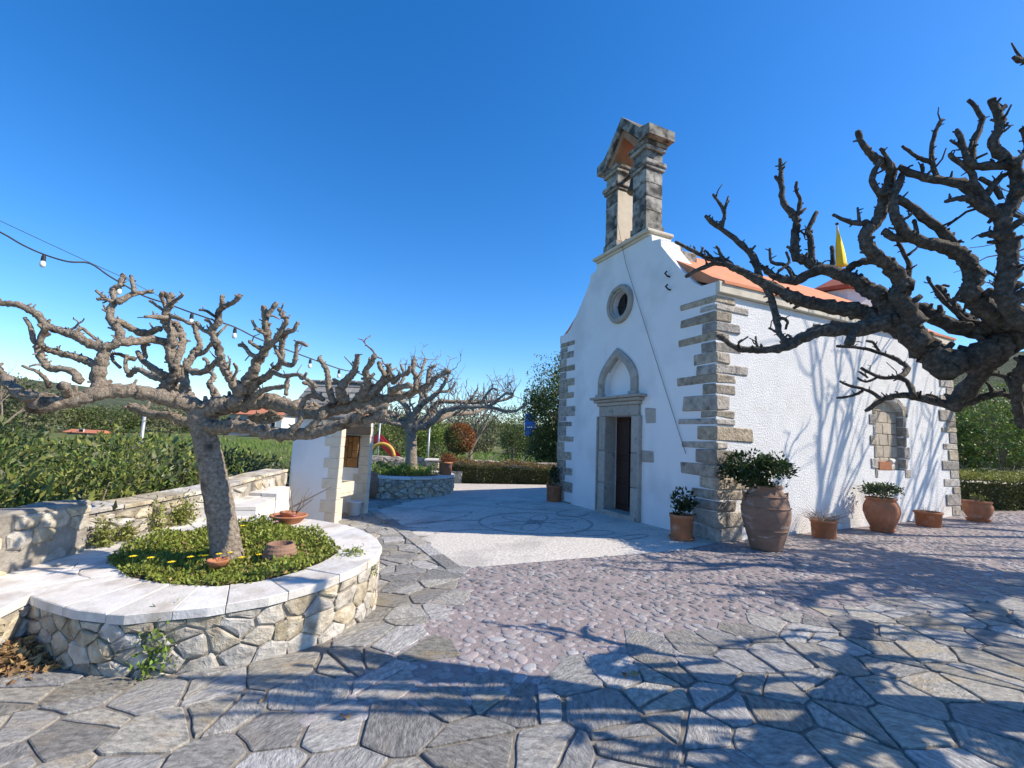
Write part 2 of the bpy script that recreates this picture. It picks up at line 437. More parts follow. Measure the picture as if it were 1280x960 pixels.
def blob_pts(n, c, r, clumps=14, tight=.34, shell=.5):
    """points in leafy clumps spread through an ellipsoid"""
    c = np.asarray(c, float); r = np.asarray(r, float)
    q = nrg.normal(size=(clumps, 3)); q /= np.linalg.norm(q, axis=1)[:, None]
    q *= (nrg.random(clumps) ** .33 * (1 - shell) + shell * .85)[:, None]
    k = nrg.integers(0, clumps, n)
    p = q[k] + np.clip(nrg.normal(size=(n, 3)), -1.7, 1.7) * tight * (.6 + .8 * nrg.random(clumps))[k][:, None]
    return c + p * r
def ground_clip(P, z):
    P[:, 2] = np.where(P[:, 2] < z, z + np.abs(P[:, 2] - z) * .3, P[:, 2]); return P
def copy_tree(o, parent=None):
    c = o.copy(); COL.objects.link(c); c.parent = parent
    for ch in list(o.children): copy_tree(ch, c)
    return c
def catmull(P, m=4):
    P = np.asarray(P, float); out = []; n = len(P)
    for i in range(n - 1):
        a, b, c, d = P[max(0, i - 1)], P[i], P[i + 1], P[min(n - 1, i + 2)]
        for k in range(m):
            t = k / m
            out.append(.5 * (2 * b + (c - a) * t + (2 * a - 5 * b + 4 * c - d) * t * t + (3 * b - a - 3 * c + d) * t ** 3))
    out.append(P[-1]); return np.array(out)

# ================================================================== SETTING
def bump2(x, y, cx, cy, h, r): return h * math.exp(-((x - cx) ** 2 + (y - cy) ** 2) / (r * r))
def terr(x, y):
    z = -.6
    if y > 20: z += .019 * min(y - 20, 110) * min(1, (y - 20) / 15)
    z += bump2(x, y, 330, 270, 66, 150) + bump2(x, y, -420, 380, 30, 170) + bump2(x, y, 60, 800, 22, 300)
    rr = math.hypot(x, y)
    if rr > 14: z += .25 * math.sin(x * .11 + 1) * math.sin(y * .09) * min(1, (rr - 14) / 20)
    return z
ring = [0.5] + [1.2 * 1.105 ** i for i in range(70)]
NA = 180; V = []; Fc = []
for r_ in ring:
    for j in range(NA):
        a = 2 * math.pi * j / NA; x, y = r_ * math.cos(a), r_ * math.sin(a); V.append((x, y, terr(x, y)))
for i in range(len(ring) - 1):
    for j in range(NA):
        k = (j + 1) % NA; Fc.append((i * NA + j, i * NA + k, (i + 1) * NA + k, (i + 1) * NA + j))
Fc.append(tuple(range(NA))[::-1])
gm = mk('ground', V, Fc, 'grass', smooth=True); struct(gm)
gm.data.materials.append(M['hill'])
mi = np.zeros(len(gm.data.polygons), np.int32)
for p in gm.data.polygons:
    c = p.center
    if c.z > 4.5 or (c.z > 2.6 and c.y > 150): mi[p.index] = 1
gm.data.polygons.foreach_set('material_index', mi)

def sheet(name, poly, dz, m, thick=0, parent=None):
    V = [(x, y, gz(x, y) + dz) for x, y in poly]; n = len(V); Fc = [tuple(range(n))]
    if thick:
        V += [(x, y, gz(x, y) + dz - thick) for x, y in poly]
        Fc += [(i, n + i, n + (i + 1) % n, (i + 1) % n) for i in range(n)]
    return mk(name, V, Fc, m, parent)
def P2(px, py): q = g(px, py); return (q[0], q[1])
farc = N + 7.47 * side; Lc = N + 5.0 * fac
patio_poly = [(-6.5, -6), (16, -6), (16, 13.2), (10.75, 11.3), (10.2, 16.4), (-7.0, 16.8), (-4.25, 8.6), (-4.1, 5.5), (-4.3, 2.0)]
patio = struct(sheet('patio', patio_poly, 0, 'mortar', .6))
cob_poly = [(-.53, 5.79), (-.45, 4.87), (-.40, 4.0), (-.5, 3.59), (-.76, 3.27), (-1.15, 3.05), (-.34, 3.22), (.37, 3.44), (1.31, 3.92), (1.92, 4.26), (2.82, 4.57), (4.12, 4.95), (6.2, 5.7), (9, 7.3), (12.6, 9.5), (12.6, 11.4), (10.75, 10.9), (farc[0], farc[1]), (N[0], N[1]), (2.51, 6.86), (.62, 6.21)]
def widen(poly, i0, i1, d):
    out = []
    for i, p in enumerate(poly):
        if i0 <= i <= i1:
            a, b = np.array(poly[i - 1]), np.array(poly[(i + 1) % len(poly)]); t = b - a; t /= np.linalg.norm(t); out.append((p[0] - t[1] * -d * -1, p[1] - t[0] * d * -1 * -1) if False else (p[0] + t[1] * d, p[1] - t[0] * d))
        else: out.append(p)
    return out
cob_wide = widen(cob_poly, 1, 13, .3)
cob = struct(sheet('cobble_paving', cob_wide, .006, 'pink'))
mos_poly = [(-.53, 5.79), (.62, 6.21), (2.51, 6.86), (N[0], N[1]), (Lc[0], Lc[1]), (1.05, 12.6), (-.6, 12.4), (-2.3, 11.6), (-2.75, 9.95), (-2.15, 8.95)]
mos = struct(sheet('pebble_mosaic', mos_poly, .010, 'mosaic'))
plz_poly = [(-2.3, 11.6), (-.6, 12.4), (1.05, 12.6), (Lc[0], Lc[1]), (8, 15.2), (8, 15.7), (-2.4, 15.7), (-1.7, 13.4), (-1.7, 12.6)]
plz = struct(sheet('plaza_paving', plz_poly, .008, 'plaza'))

# planter outlines (world xy), traced round the cap
outer_px = [(466, 695), (442, 710), (400, 727), (337, 744), (260, 757), (157, 766), (100, 760), (60, 748), (41, 740)]
outer = [(-2.95, 6.0), (-2.45, 5.85), (-2.02, 5.6), (-1.68, 5.33), (-1.38, 4.98), (-1.22, 4.64)] + [tuple(cap(*p)[:2]) for p in outer_px]
soil_px = [(424, 690), (400, 705), (370, 715), (320, 728), (270, 733), (200, 730), (160, 722), (133, 700), (160, 685), (200, 672), (290, 657), (350, 655), (400, 668)]
soil = [tuple(cap(*p)[:2]) for p in soil_px]
kink = outer[-1]
arm = [kink, (-3.42, 3.2), (-3.62, 2.6), (-4.2, 1.9)]
terrace = outer + arm[1:] + [(-5.0, 2.2), (-4.3, 4.0), (-4.2, 5.0), (-3.95, 6.0)]
pl_c = np.array([-2.5, 4.45])

# ---- crazy paving: flagstones of all sizes, 300 as pieces, the far rest as one part
def flag_ok(x, y):
    if inside(cob_poly, x, y) or inside(mos_poly, x, y) or inside(plz_poly, x, y) or inside(terrace, x, y): return False
    if x < -3.2 and y > 5.4: return False
    if y > 12.5: return False
    d = np.array([x, y, 0]) - N; s, f = d @ side, d @ fac
    if s > -.02 and -.02 < f: return False
    if math.hypot(x + 3.0, y - 13.25) < 1.5: return False
    if y > 4.6 + .35 * max(0, x) and x > 0: return x < 14 and y < 9 and not inside(cob_poly, x, y)
    return True
pts = dartpts(-4.9, 9, 1.6, 13, .33, lambda x, y: y < 5.6 + .3 * abs(x) or x < 0, 26000, .30)
cells = voronoi(pts, 1.0, 2.0)
flags = []
for p, c in zip(pts, cells):
    if len(c) < 3: continue
    cx = np.mean(c, axis=0)
    parts = [c]
    for _ in range(2):                               # split big stones along a random line
        nw = []
        for q in parts:
            A = abs(poly_area(q))
            if A > .20 or (A > .09 and rng.random() < .30):
                a = rng.uniform(0, math.pi); m = np.mean(q, axis=0); nv = (math.cos(a), math.sin(a))
                m = (m[0] + rng.uniform(-.06, .06), m[1] + rng.uniform(-.06, .06))
                nw += [clip(q, m, nv), clip(q, m, (-nv[0], -nv[1]))]
            else: nw.append(q)
        parts = [q for q in nw if len(q) >= 3]
    for q in parts:
        m = np.mean(q, axis=0)
        if not flag_ok(m[0], m[1]): continue
        q = inset(q, rng.uniform(.006, .017))
        if len(q) < 3 or abs(poly_area(q)) < .006: continue
        q = chop(q, .07)
        e_ = []                                       # chipped, slightly crooked edges
        for i in range(len(q)):
            a, b = q[i], q[(i + 1) % len(q)]; e_.append(a)
            l_ = math.hypot(b[0] - a[0], b[1] - a[1])
            if l_ > .09:
                k = 1 + (l_ > .2)
                for j in range(k):
                    t_ = (j + rng.uniform(.7, 1.3)) / (k + 1); o_ = rng.gauss(-.001, .005); e_.append((a[0] + (b[0] - a[0]) * t_ - (b[1] - a[1]) / l_ * o_, a[1] + (b[1] - a[1]) * t_ + (b[0] - a[0]) / l_ * o_))
        q = e_
        if any(inside(cob_poly, x, y) or inside(mos_poly, x, y) for x, y in q) and rng.random() < .03: continue
        pr = [proj((x, y, gz(x, y))) for x, y in q]
        vis = any(-20 < a < 1300 and -20 < b < 985 for a, b in pr)
        flags.append((abs(poly_area(pr)) if vis else 0, q, m))
flags.sort(key=lambda t: -t[0])
rest = MB()
for i, (sc, q, m) in enumerate(flags):
    V, Fc = slab2(q, .034, .007, .002)
    tx, ty, lift = rng.uniform(-.010, .010), rng.uniform(-.010, .010), rng.uniform(-.003, .004)
    W = [(x, y, gz(x, y) - .0205 + z + lift + tx * (x - m[0]) + ty * (y - m[1])) for x, y, z in V]
    if i < 295 and sc > 0: mk('flagstone', W, Fc, 'flag', patio, org=(m[0], m[1], gz(*m)))
    else: rest.add(W, Fc)
ro = rest.build('flagstone_remainder', 'flag', patio); ro['kind'] = 'stuff'

# ---- cobbles set in pink mortar
cmesh = []
for v in range(14):
    n = 9; a0 = rng.random() * 6; el = rng.uniform(1.0, 1.7); prof = [(1.0, -.25), (.97, .12), (.72, .26), (.35, .32)]
    V = []; Fc = []
    wob = [rng.uniform(.86, 1.12) for _ in range(n)]
    for (r_, z) in prof:
        for j in range(n):
            a = 2 * math.pi * j / n; V.append((r_ * wob[j] * math.cos(a) * el, r_ * wob[j] * math.sin(a), z))
    for i in range(3):
        for j in range(n):
            k = (j + 1) % n; Fc.append((i * n + j, i * n + k, (i + 1) * n + k, (i + 1) * n + j))
    V.append((0, 0, .335)); Fc += [(3 * n + j, 3 * n + (j + 1) % n, 4 * n) for j in range(n)]
    cmesh.append((np.array(V), Fc))
def shared(V, Fc, m, name):
    me = bpy.data.meshes.new(name); me.from_pydata([tuple(v) for v in V], [], [list(f) for f in Fc]); me.materials.append(M[m])
    me.polygons.foreach_set('use_smooth', [True] * len(me.polygons))
    at = me.attributes.new('rnd', 'FLOAT', 'POINT'); at.data.foreach_set('value', [.5] * len(V))
    return me
cdat = [shared(V, Fc, 'cobble', 'cobble') for V, Fc in cmesh]
def cob_ok(x, y):
    if not inside(cob_wide, x, y): return False
    for q, m in near_flags:
        if abs(m[0] - x) < .6 and abs(m[1] - y) < .6 and inside(q, x, y): return False
    return True
near_flags = [(q, m) for sc_, q, m in flags if any(inside(cob_wide, a, b) for a, b in q)]
cpts = dartpts(-1.6, 12.8, 2.7, 11, .072, cob_ok, 110000, .28)
cpts.sort(key=lambda p: math.hypot(p[0], p[1]))
CV = []; CF = []; CR = []; nb = 0
for i, (x, y) in enumerate(cpts):
    k = rng.randrange(14); s = rng.choice((.018, .024, .028, .032, .036, .040, .046)) * rng.uniform(.9, 1.1); a = rng.gauss(0, .9)
    sz = s * .7
    if y > 8.5 and rng.random() < .4: continue
    if i < 298:
        o = link('cobble', cdat[k], cob); o.location = (x, y, gz(x, y) + .004); o.rotation_euler = (0, 0, a); o.scale = (s, s, sz)
    else:
        V, Fc = cmesh[k]; ca, sa = math.cos(a), math.sin(a)
        W = np.stack([(V[:, 0] * ca - V[:, 1] * sa) * s + x, (V[:, 0] * sa + V[:, 1] * ca) * s + y, V[:, 2] * sz + gz(x, y) + .004], 1)
        CV.append(W); CF += [[q + nb for q in f] for f in Fc]; nb += len(W); CR += [rng.random()] * len(W)
ro = mk('cobble_remainder', np.concatenate(CV), CF, 'cobble', cob, smooth=True); ro['kind'] = 'stuff'
at = ro.data.attributes.new('rnd', 'FLOAT', 'POINT'); at.data.foreach_set('value', CR)

# ---- dark pebble figures of the mosaic, border slabs
def band(path, w, dz=.014, name='pebble_figure', m='mosaic_dark', par=None, closed=False):
    P = np.array(path); n = len(P); T = np.gradient(P, axis=0)
    if closed: T = (np.roll(P, -1, 0) - np.roll(P, 1, 0))
    T /= np.linalg.norm(T, axis=1)[:, None] + 1e-9
    Nn = np.stack([-T[:, 1], T[:, 0]], 1)
    V = []
    for i in range(n):
        ww = w * rng.uniform(.3, 1.25)
        for sgn in (-1, 1):
            q = P[i] + Nn[i] * sgn * ww / 2; V.append((q[0], q[1], gz(*q) + dz))
    Fc = [(2 * i, 2 * i + 1, 2 * i + 3, 2 * i + 2) for i in range(n - 1)]
    if closed: Fc.append((2 * n - 2, 2 * n - 1, 1, 0))
    return mk(name, V, Fc, m, par or mos)
def ell(cx, cy, a, b, rot, n=40, ph0=0, ph1=2 * math.pi):
    t = np.linspace(ph0, ph1, n); x = a * np.cos(t); y = b * np.sin(t); c, s = math.cos(rot), math.sin(rot)
    return np.stack([cx + x * c - y * s, cy + x * s + y * c], 1)
mc = np.array([.55, 8.9])
for k in range(6):
    a = k * math.pi / 3 + .3
    c = mc + .42 * np.array([math.cos(a), math.sin(a)])
    band(ell(c[0], c[1], .42, .16, a), .035)
band(ell(mc[0], mc[1], 1.05, 1.05, 0), .05, .016)
band(ell(mc[0], mc[1], .16, .16, 0, 20), .05, .018)
for (x, y, a, b, r0, p0, p1) in [(-1.1, 8.6, .75, .3, .4, .4, 4.2), (-1.3, 9.3, .9, .35, 1.0, 3.2, 6.0), (-1.0, 10.4, .8, .5, .2, 0, 5), (.4, 10.9, .7, .4, -.5, 1, 6), (1.5, 8.0, .35, .2, .3, 0, 6.28), (-.6, 7.9, .55, .2, .2, .2, 3.3), (2.0, 7.7, .4, .12, .5, 0, 6.28), (-.2, 11.4, 1.2, .25, .0, 0, 3.1), (1.4, 10.0, .5, .3, 1.1, 0, 5.2)]:
    band(ell(x, y, a, b, r0, 36, p0, p1), .045, .015)
e0, e1 = np.array([-.53, 5.79]), np.array([-2.15, 8.95])
for a, b, off in ((e0, e1, 0), (e1, np.array([-2.75, 9.95]), 0)):
    d = b - a; Ln = np.linalg.norm(d); d /= Ln; n2 = np.array([-d[1], d[0]]); t = 0
    while t < Ln - .15:
        l = min(rng.uniform(.45, .75), Ln - t)
        q = [a + d * (t + .012) - n2 * .02, a + d * (t + l - .012) - n2 * .02, a + d * (t + l - .012) + n2 * .17, a + d * (t + .012) + n2 * .17]
        V, Fc = slab2([tuple(v) for v in q], .04, .008); m = np.mean(q, axis=0)
        mk('border_slab', [(x, y, gz(x, y) + z - .012) for x, y, z in V], Fc, 'flag', mos, org=(m[0], m[1], gz(*m))); t += l

# ================================================================== CHURCH
church = thing('church', 'small whitewashed stone chapel with belfry, grey stone corners and orange roof', 'church', tuple(N), TH)
def slab_holes(name, out2, holes, d0, d1, axis, m, m_rim, parent, hole_depth=None):
    """wall slab: outline and holes in (u, z); axis 0: u = local y, thickness along x; axis 1: u = local x, thickness along y"""
    bm = bmesh.new(); mats = [m, m_rim]
    def pt(u, z, d): return (d, u, z) if axis == 0 else (u, d, z)
    loops = []
    for L in [out2] + holes:
        vs_ = [bm.verts.new(pt(u, z, d0)) for u, z in L]
        loops.append((vs_, [bm.edges.new((vs_[i], vs_[(i + 1) % len(vs_)])) for i in range(len(vs_))]))
    bmesh.ops.triangle_fill(bm, use_beauty=True, use_dissolve=False, edges=[e for l in loops for e in l[1]])
    for li, (vs_, es) in enumerate(loops):
        dd = d1 if li == 0 or hole_depth is None else d0 + hole_depth[li - 1] * (1 if d1 > d0 else -1)
        w2 = []
        for v in vs_:
            c = list(v.co); c[axis] = dd; w2.append(bm.verts.new(c))
        for i in range(len(vs_)):
            k = (i + 1) % len(vs_); f = bm.faces.new((vs_[i], vs_[k], w2[k], w2[i])); f.material_index = 1 if li == 0 else 0
        if li > 0: bm.faces.new(w2)
    bmesh.ops.recalc_face_normals(bm, faces=bm.faces)
    me = bpy.data.meshes.new(name); bm.to_mesh(me); bm.free()
    for q in mats: me.materials.append(M[q])
    return link(name, me, parent)
def ogive(c, w, z0, zs, zt, n=12, ex=1.9):
    r_ = [(c + w, z0)] + [(c + w * (1 - t ** ex), zs + (zt - zs) * t) for t in np.linspace(0, 1, n)]
    l_ = [(c - w * (1 - t ** ex), zs + (zt - zs) * t) for t in np.linspace(1, 0, n)][1:] + [(c - w, z0)]
    return r_ + l_
hl = [(0, 4.21), (.30, 4.23), (.44, 4.32), (.64, 4.53), (.88, 4.81), (1.10, 5.08), (1.285, 5.32), (1.30, 5.47), (1.54, 5.52), (1.56, 5.66)]
outl = [(0, -.35)] + hl + [(5 - a, b) for a, b in hl[::-1]] + [(5, -.35)]
dc = 2.485
door_hole = [(dc - .445, .06), (dc + .445, .06), (dc + .445, 2.04), (dc - .445, 2.04)]
arch_hole = ogive(2.56, .46, 2.50, 2.72, 3.32)
oc = [(2.51 + .27 * math.cos(a), 4.46 + .27 * math.sin(a)) for a in np.linspace(0, 2 * math.pi, 33)[:-1]]
slab_holes('wall', outl, [door_hole, arch_hole, oc], 0, .5, 0, 'white_smooth', 'white_rough', church, [.45, .16, .42])
ns0, ns1 = 4.38, 5.34
nich = [(ns0, 1.17), (ns1, 1.17), (ns1, 2.38)] + [((ns0 + ns1) / 2 + .48 * math.cos(a), 2.38 + .20 * math.sin(a)) for a in np.linspace(0, math.pi, 14)[1:-1]] + [(ns0, 2.38)]
slab_holes('wall', [(.5, -.35), (7.47, -.35), (7.47, 4.02), (.5, 4.02)], [nich], 0, .5, 1, 'white_rough', 'white_rough', church, [.20])
b = MB(); b.box(.5, 7.47, 4.5, 5, -.35, 4.1); b.build('wall', 'white_rough', church)
b = MB(); b.add([(7.0, .5, -.35), (7.0, 4.5, -.35), (7.0, 4.5, 4.1), (7.0, 2.5, 5.8), (7.0, .5, 4.1), (7.46, .5, -.35), (7.46, 4.5, -.35), (7.46, 4.5, 4.1), (7.46, 2.5, 5.8), (7.46, .5, 4.1)],
    [(4, 3, 2, 1, 0), (5, 6, 7, 8, 9), (0, 1, 6, 5), (1, 2, 7, 6), (2, 3, 8, 7), (3, 4, 9, 8), (4, 0, 5, 9)]); b.build('wall', 'white_rough', church)
# eaves cornice in lengths, roof
for f0 in (0, 1):
    t = .0
    while t < 7.4:
        l = min(rng.uniform(.95, 1.25), 7.53 - t)
        y0, y1 = (-.075, .16) if f0 == 0 else (4.84, 5.075)
        mk('cornice_stone', *chamfer(t + (.003 if t else .004), t + l - .003, y0, y1, 4.025, 4.225, .012, .002), 'cream', church); t += l
V = []; Fc = []
prof = [(-.10, 4.232), (.15, 4.36), (.6, 4.68), (1.2, 5.10), (1.9, 5.58), (2.35, 5.88), (2.5, 5.95), (2.65, 5.88), (3.1, 5.58), (3.8, 5.10), (4.4, 4.68), (4.85, 4.36), (5.10, 4.232)]
ss = [.10] + list(np.linspace(.4, 7.55, 12))
for s in ss:
    for (f, z) in prof: V.append((s, f, z + .012 * math.sin(s * 2.3 + f * 3)))
np_ = len(prof)
for i in range(len(ss) - 1):
    for j in range(np_ - 1): Fc.append((i * np_ + j, (i + 1) * np_ + j, (i + 1) * np_ + j + 1, i * np_ + j + 1))
n0 = len(V)
V += [(x, f, z - (.05, .14, .24, .26, .26, .26, .26, .26, .26, .26, .24, .14, .05)[i % np_]) for i, (x, f, z) in enumerate(V)]
Fc += [tuple(n0 + i for i in f)[::-1] for f in Fc]
for i in range(len(ss) - 1):
    for j in (0, np_ - 1): Fc.append((i * np_ + j, (i + 1) * np_ + j, n0 + (i + 1) * np_ + j, n0 + i * np_ + j))
for i in (0, len(ss) - 1):
    for j in range(np_ - 1): Fc.append((i * np_ + j, i * np_ + j + 1, n0 + i * np_ + j + 1, n0 + i * np_ + j))
rf = fixn(mk('roof', V, Fc, 'roof', church))
for p_ in rf.data.polygons: p_.use_smooth = False
# stone coping behind the belfry foot
mk('coping_stone', *chamfer(.11, .62, 1.32, 1.95, 5.12, 5.50, .02, .01), 'block', church)
mk('coping_stone', *chamfer(.11, .62, 3.05, 3.68, 5.12, 5.50, .02, .01), 'block', church)
mk('coping_stone', *chamfer(.62, 1.05, 1.36, 1.9, 5.10, 5.42, .03, .015), 'block', church)
# small roofed drum over the east end
dr = MB(); dr.add(*[(np.array(v) * 1.0, f) for v, f in [lathe([(.0, 0), (1.05, 0), (1.05, .10), (.98, .10), (.02, .62)], 8)]][0]); do = dr.build('drum_roof', 'redroof', church); do.location = (7.6, 2.5, 5.86)
dw = MB(); dw.add(*lathe([(0, 0), (.92, 0), (.92, .9), (0, .9)], 8)); q = dw.build('drum_wall', 'white_rough', church); q.location = (7.6, 2.5, 4.95)

# corner stones
z = -.12; i = 0
while z < 3.95:
    h = min(rng.choice((.13, .16, .18, .19, .21, .25)) + rng.uniform(-.01, .01), 4.0 - z)
    lg = i % 2 == 0
    lf = rng.choice((.48, .62, .70, .76, .80, .84)) + rng.uniform(-.03, .03) if lg else rng.uniform(.28, .44)
    ls = rng.uniform(.24, .46) if lg else rng.choice((.42, .55, .62, .70, .80)) + rng.uniform(-.04, .04)
    if z < .75: lf = rng.uniform(.48, .56); ls = rng.uniform(.40, .75)
    e = rng.uniform(.010, .022)
    mk('quoin', *chamfer(-e, ls, -e - .004, lf, z + .004, z + h - .004, .020, .013), 'quoin', church)
    # the far front corner
    lf = rng.uniform(.62, .78) if lg else rng.uniform(.30, .42)
    mk('quoin', *chamfer(-e, .45, 5 - lf, 5 + e, z + .004, z + h - .004, .014, .006), 'quoin', church)
    # the east corner of the sunny wall
    ls = rng.uniform(.55, .68) if lg else rng.uniform(.28, .38)
    mk('quoin', *chamfer(7.47 - ls, 7.47 + e, -e - .004, .45, z + .004 + .2, z + h - .004 + .2, .014, .006), 'quoin', church) if z + .2 + h < 4.0 else None
    z += h; i += 1

# doorway
o = [dc - .445, dc + .445]
for fa, fb in ((o[0] - .22, o[0] + .012), (o[1] - .012, o[1] + .22)):
    zz = [.0, .62, 1.30, 2.04]
    for a, b_ in zip(zz[:-1], zz[1:]):
        mk('jamb_stone', *chamfer(-.055, .24, fa, fb, a + .003, b_ - .003, .012, .002), 'dress', church)
for fa, fb in ((o[0] - .265, o[0] - .222), (o[1] + .222, o[1] + .265)):
    mk('jamb_moulding', *chamfer(-.09, .1, fa, fb, .0, 2.04, .014, .002), 'dress', church)
mk('lintel', *chamfer(-.055, .24, o[0] - .22, o[1] + .22, 2.043, 2.26, .012, .002), 'dress', church)
mk('lintel_moulding', *chamfer(-.09, .1, o[0] - .265, o[1] + .265, 2.262, 2.335, .014, .002), 'dress', church)
mk('lintel_cornice', *chamfer(-.15, .1, o[0] - .33, o[1] + .33, 2.338, 2.40, .02, .002), 'dress', church)
mk('lintel_cornice', *chamfer(-.20, .1, o[0] - .40, o[1] + .40, 2.402, 2.455, .012, .002), 'dress', church)
mk('threshold', *chamfer(-.10, .40, o[0] - .18, o[1] + .18, -.1, .075, .015, .004), 'dress', church)
dl = MB(); dl.box(.27, .32, o[0] + .005, o[1] - .005, .08, 2.035); door = dl.build('door', 'wood', church)
mid = (o[0] + o[1]) / 2
for fa, fb in ((o[0] + .07, mid - .05), (mid + .05, o[1] - .07)):
    for za, zb in ((.2, .62), (.74, 1.12), (1.22, 1.95)):
        mk('door_panel', *chamfer(.248, .275, fa, fb, za, zb, .012), 'wood', door)
mk('door_rail', *chamfer(.25, .275, o[0] + .02, o[1] - .02, .09, .165, .006), 'wood', door)
mk('door_astragal', *chamfer(.235, .275, mid - .025, mid + .025, .17, 2.02, .006), 'wood', door)
hd = MB(); hd.tube([(.235, mid - .09, 1.1), (.20, mid - .09, 1.1), (.20, mid - .16, 1.1)], .012, 6); hd.build('door_handle', 'iron', door)
# pointed arch over the door, in separate stones
A0 = ogive(2.56, .47, 2.456, 2.72, 3.30, 14); A1 = ogive(2.56, .665, 2.456, 2.78, 3.50, 14)
cuts = [0, 2, 5, 8, 11, 14, 17, 20, 23, 25, 28]
cuts = [0, 2, 5, 8, 11, 14]
nA = len(A0)
seg = [(a, b_) for a, b_ in zip(cuts[:-1], cuts[1:])] + [(nA - 1 - b_, nA - 1 - a) for a, b_ in zip(cuts[:-1], cuts[1:])][::-1]
for a, b_ in seg:
    V = []; Fc = []
    for k in range(a, b_ + 1):
        (u0, v0), (u1, v1) = A0[k], A1[k]; mu, mv = (u0 + u1) / 2, (v0 + v1) / 2
        V += [(-.03, u0, v0), (-.07, u0 + (mu - u0) * .25, v0 + (mv - v0) * .25), (-.085, mu, mv), (-.06, u1 + (mu - u1) * .2, v1 + (mv - v1) * .2), (-.05, u1, v1), (.05, u1, v1), (.05, u0, v0)]
    m_ = b_ - a
    for k in range(m_):
        for j in range(7): Fc.append((7 * k + j, 7 * k + (j + 1) % 7, 7 * k + 7 + (j + 1) % 7, 7 * k + 7 + j))
    Fc.append(tuple(range(7))); Fc.append(tuple(7 * m_ + j for j in range(7))[::-1])
    fixn(mk('voussoir', V, Fc, 'dress', church))
for s in (-1, 1): mk('impost', *chamfer(-.105, .05, 2.56 + s * .565 - .12, 2.56 + s * .565 + .12, 2.458, 2.53, .015, .003), 'dress', church)
# round window
V = []; Fc = []; prr = [(.27, .02), (.275, -.03), (.32, -.045), (.325, -.075), (.40, -.08), (.425, -.05), (.425, .02)]
for k in range(40):
    a = 2 * math.pi * k / 40
    for r_, x in prr: V.append((x, 2.51 + r_ * math.cos(a), 4.46 + r_ * math.sin(a)))
for k in range(40):
    for j in range(6): n2 = ((k + 1) % 40) * 7; Fc.append((k * 7 + j, n2 + j, n2 + j + 1, k * 7 + j + 1))
fixn(mk('oculus_ring', V, Fc, 'dress', church, smooth=False))
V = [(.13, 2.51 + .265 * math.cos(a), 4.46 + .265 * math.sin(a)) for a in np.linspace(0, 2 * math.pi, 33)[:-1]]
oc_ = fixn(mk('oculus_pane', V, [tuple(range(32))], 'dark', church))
for q in (0, 1):
    V, Fc = boxvf(.105, .127, 2.51 - (.01 if q else .255), 2.51 + (.01 if q else .255), 4.46 - (.255 if q else .01), 4.46 + (.255 if q else .01)); 
    if q == 0: V = [(x - .003, y, z_) for x, y, z_ in V]
    mk('glazing_bar', V, Fc, 'wood', church)
# two loose stones beside the door, small hooks
mk('wall_stone', *chamfer(-.018, .1, 1.36, 1.70, 1.86, 2.20, .03, .015), 'dress', church)
mk('wall_stone', *chamfer(-.014, .1, 1.44, 1.775, 1.14, 1.36, .014, .008), 'dress', church)
for (f, z_) in ((1.05, 4.62), (1.03, 4.36)):
    h_ = MB(); h_.tube([(0, f, z_), (-.06, f, z_ + .01), (-.10, f + .02, z_ + .06), (-.12, f - .05, z_ + .07)], .016, 6); h_.build('wall_hook', 'iron', church)
# blind window in the sunny wall
cols = [(ns0, ns0 + .36), (ns0 + .36, ns0 + .66), (ns0 + .66, ns1)]
zz = [1.17, 1.42, 1.66, 1.90, 2.13, 2.36, 2.58]
for r_ in range(6):
    sh = .14 * (r_ % 2)
    cc = [ns0, ns0 + .30 + sh, ns0 + .62 + sh, ns1]
    for a, b_ in zip(cc[:-1], cc[1:]): mk('blocking_stone', *chamfer(a + .004, b_ - .004, .105, .198, zz[r_] + .004, min(2.56, zz[r_ + 1]) - .004, .008, .004), 'cream_block', church)
z = 1.02; i = 0
while z < 2.36:
    h = rng.uniform(.18, .25); e = .012 + .006 * (i % 2)
    mk('jamb_stone', *chamfer(ns0 - (.22 if i % 2 else .09), ns0 + .004, -e, .2, z + .003, z + h - .003, .012, .005), 'quoin', church)
    mk('jamb_stone', *chamfer(ns1 - .004, ns1 + (.09 if i % 2 else .2), -e, .2, z + .003, z + h - .003, .012, .005), 'quoin', church)
    z += h; i += 1
for k in range(7):
    a0, a1 = math.pi * k / 7 + .02, math.pi * (k + 1) / 7 - .02; cs = (ns0 + ns1) / 2; V = []
    for x in (-.015, .2):
        for (rx, rz) in ((.478, .198), (.58, .30)):
            for a in (a0, a1): V.append((cs + rx * math.cos(a), x, 2.40 + rz * math.sin(a)))
    fixn(mk('arch_stone', V, [(0, 1, 3, 2), (4, 6, 7, 5), (0, 2, 6, 4), (1, 5, 7, 3), (0, 4, 5, 1), (2, 3, 7, 6)], 'quoin', church))

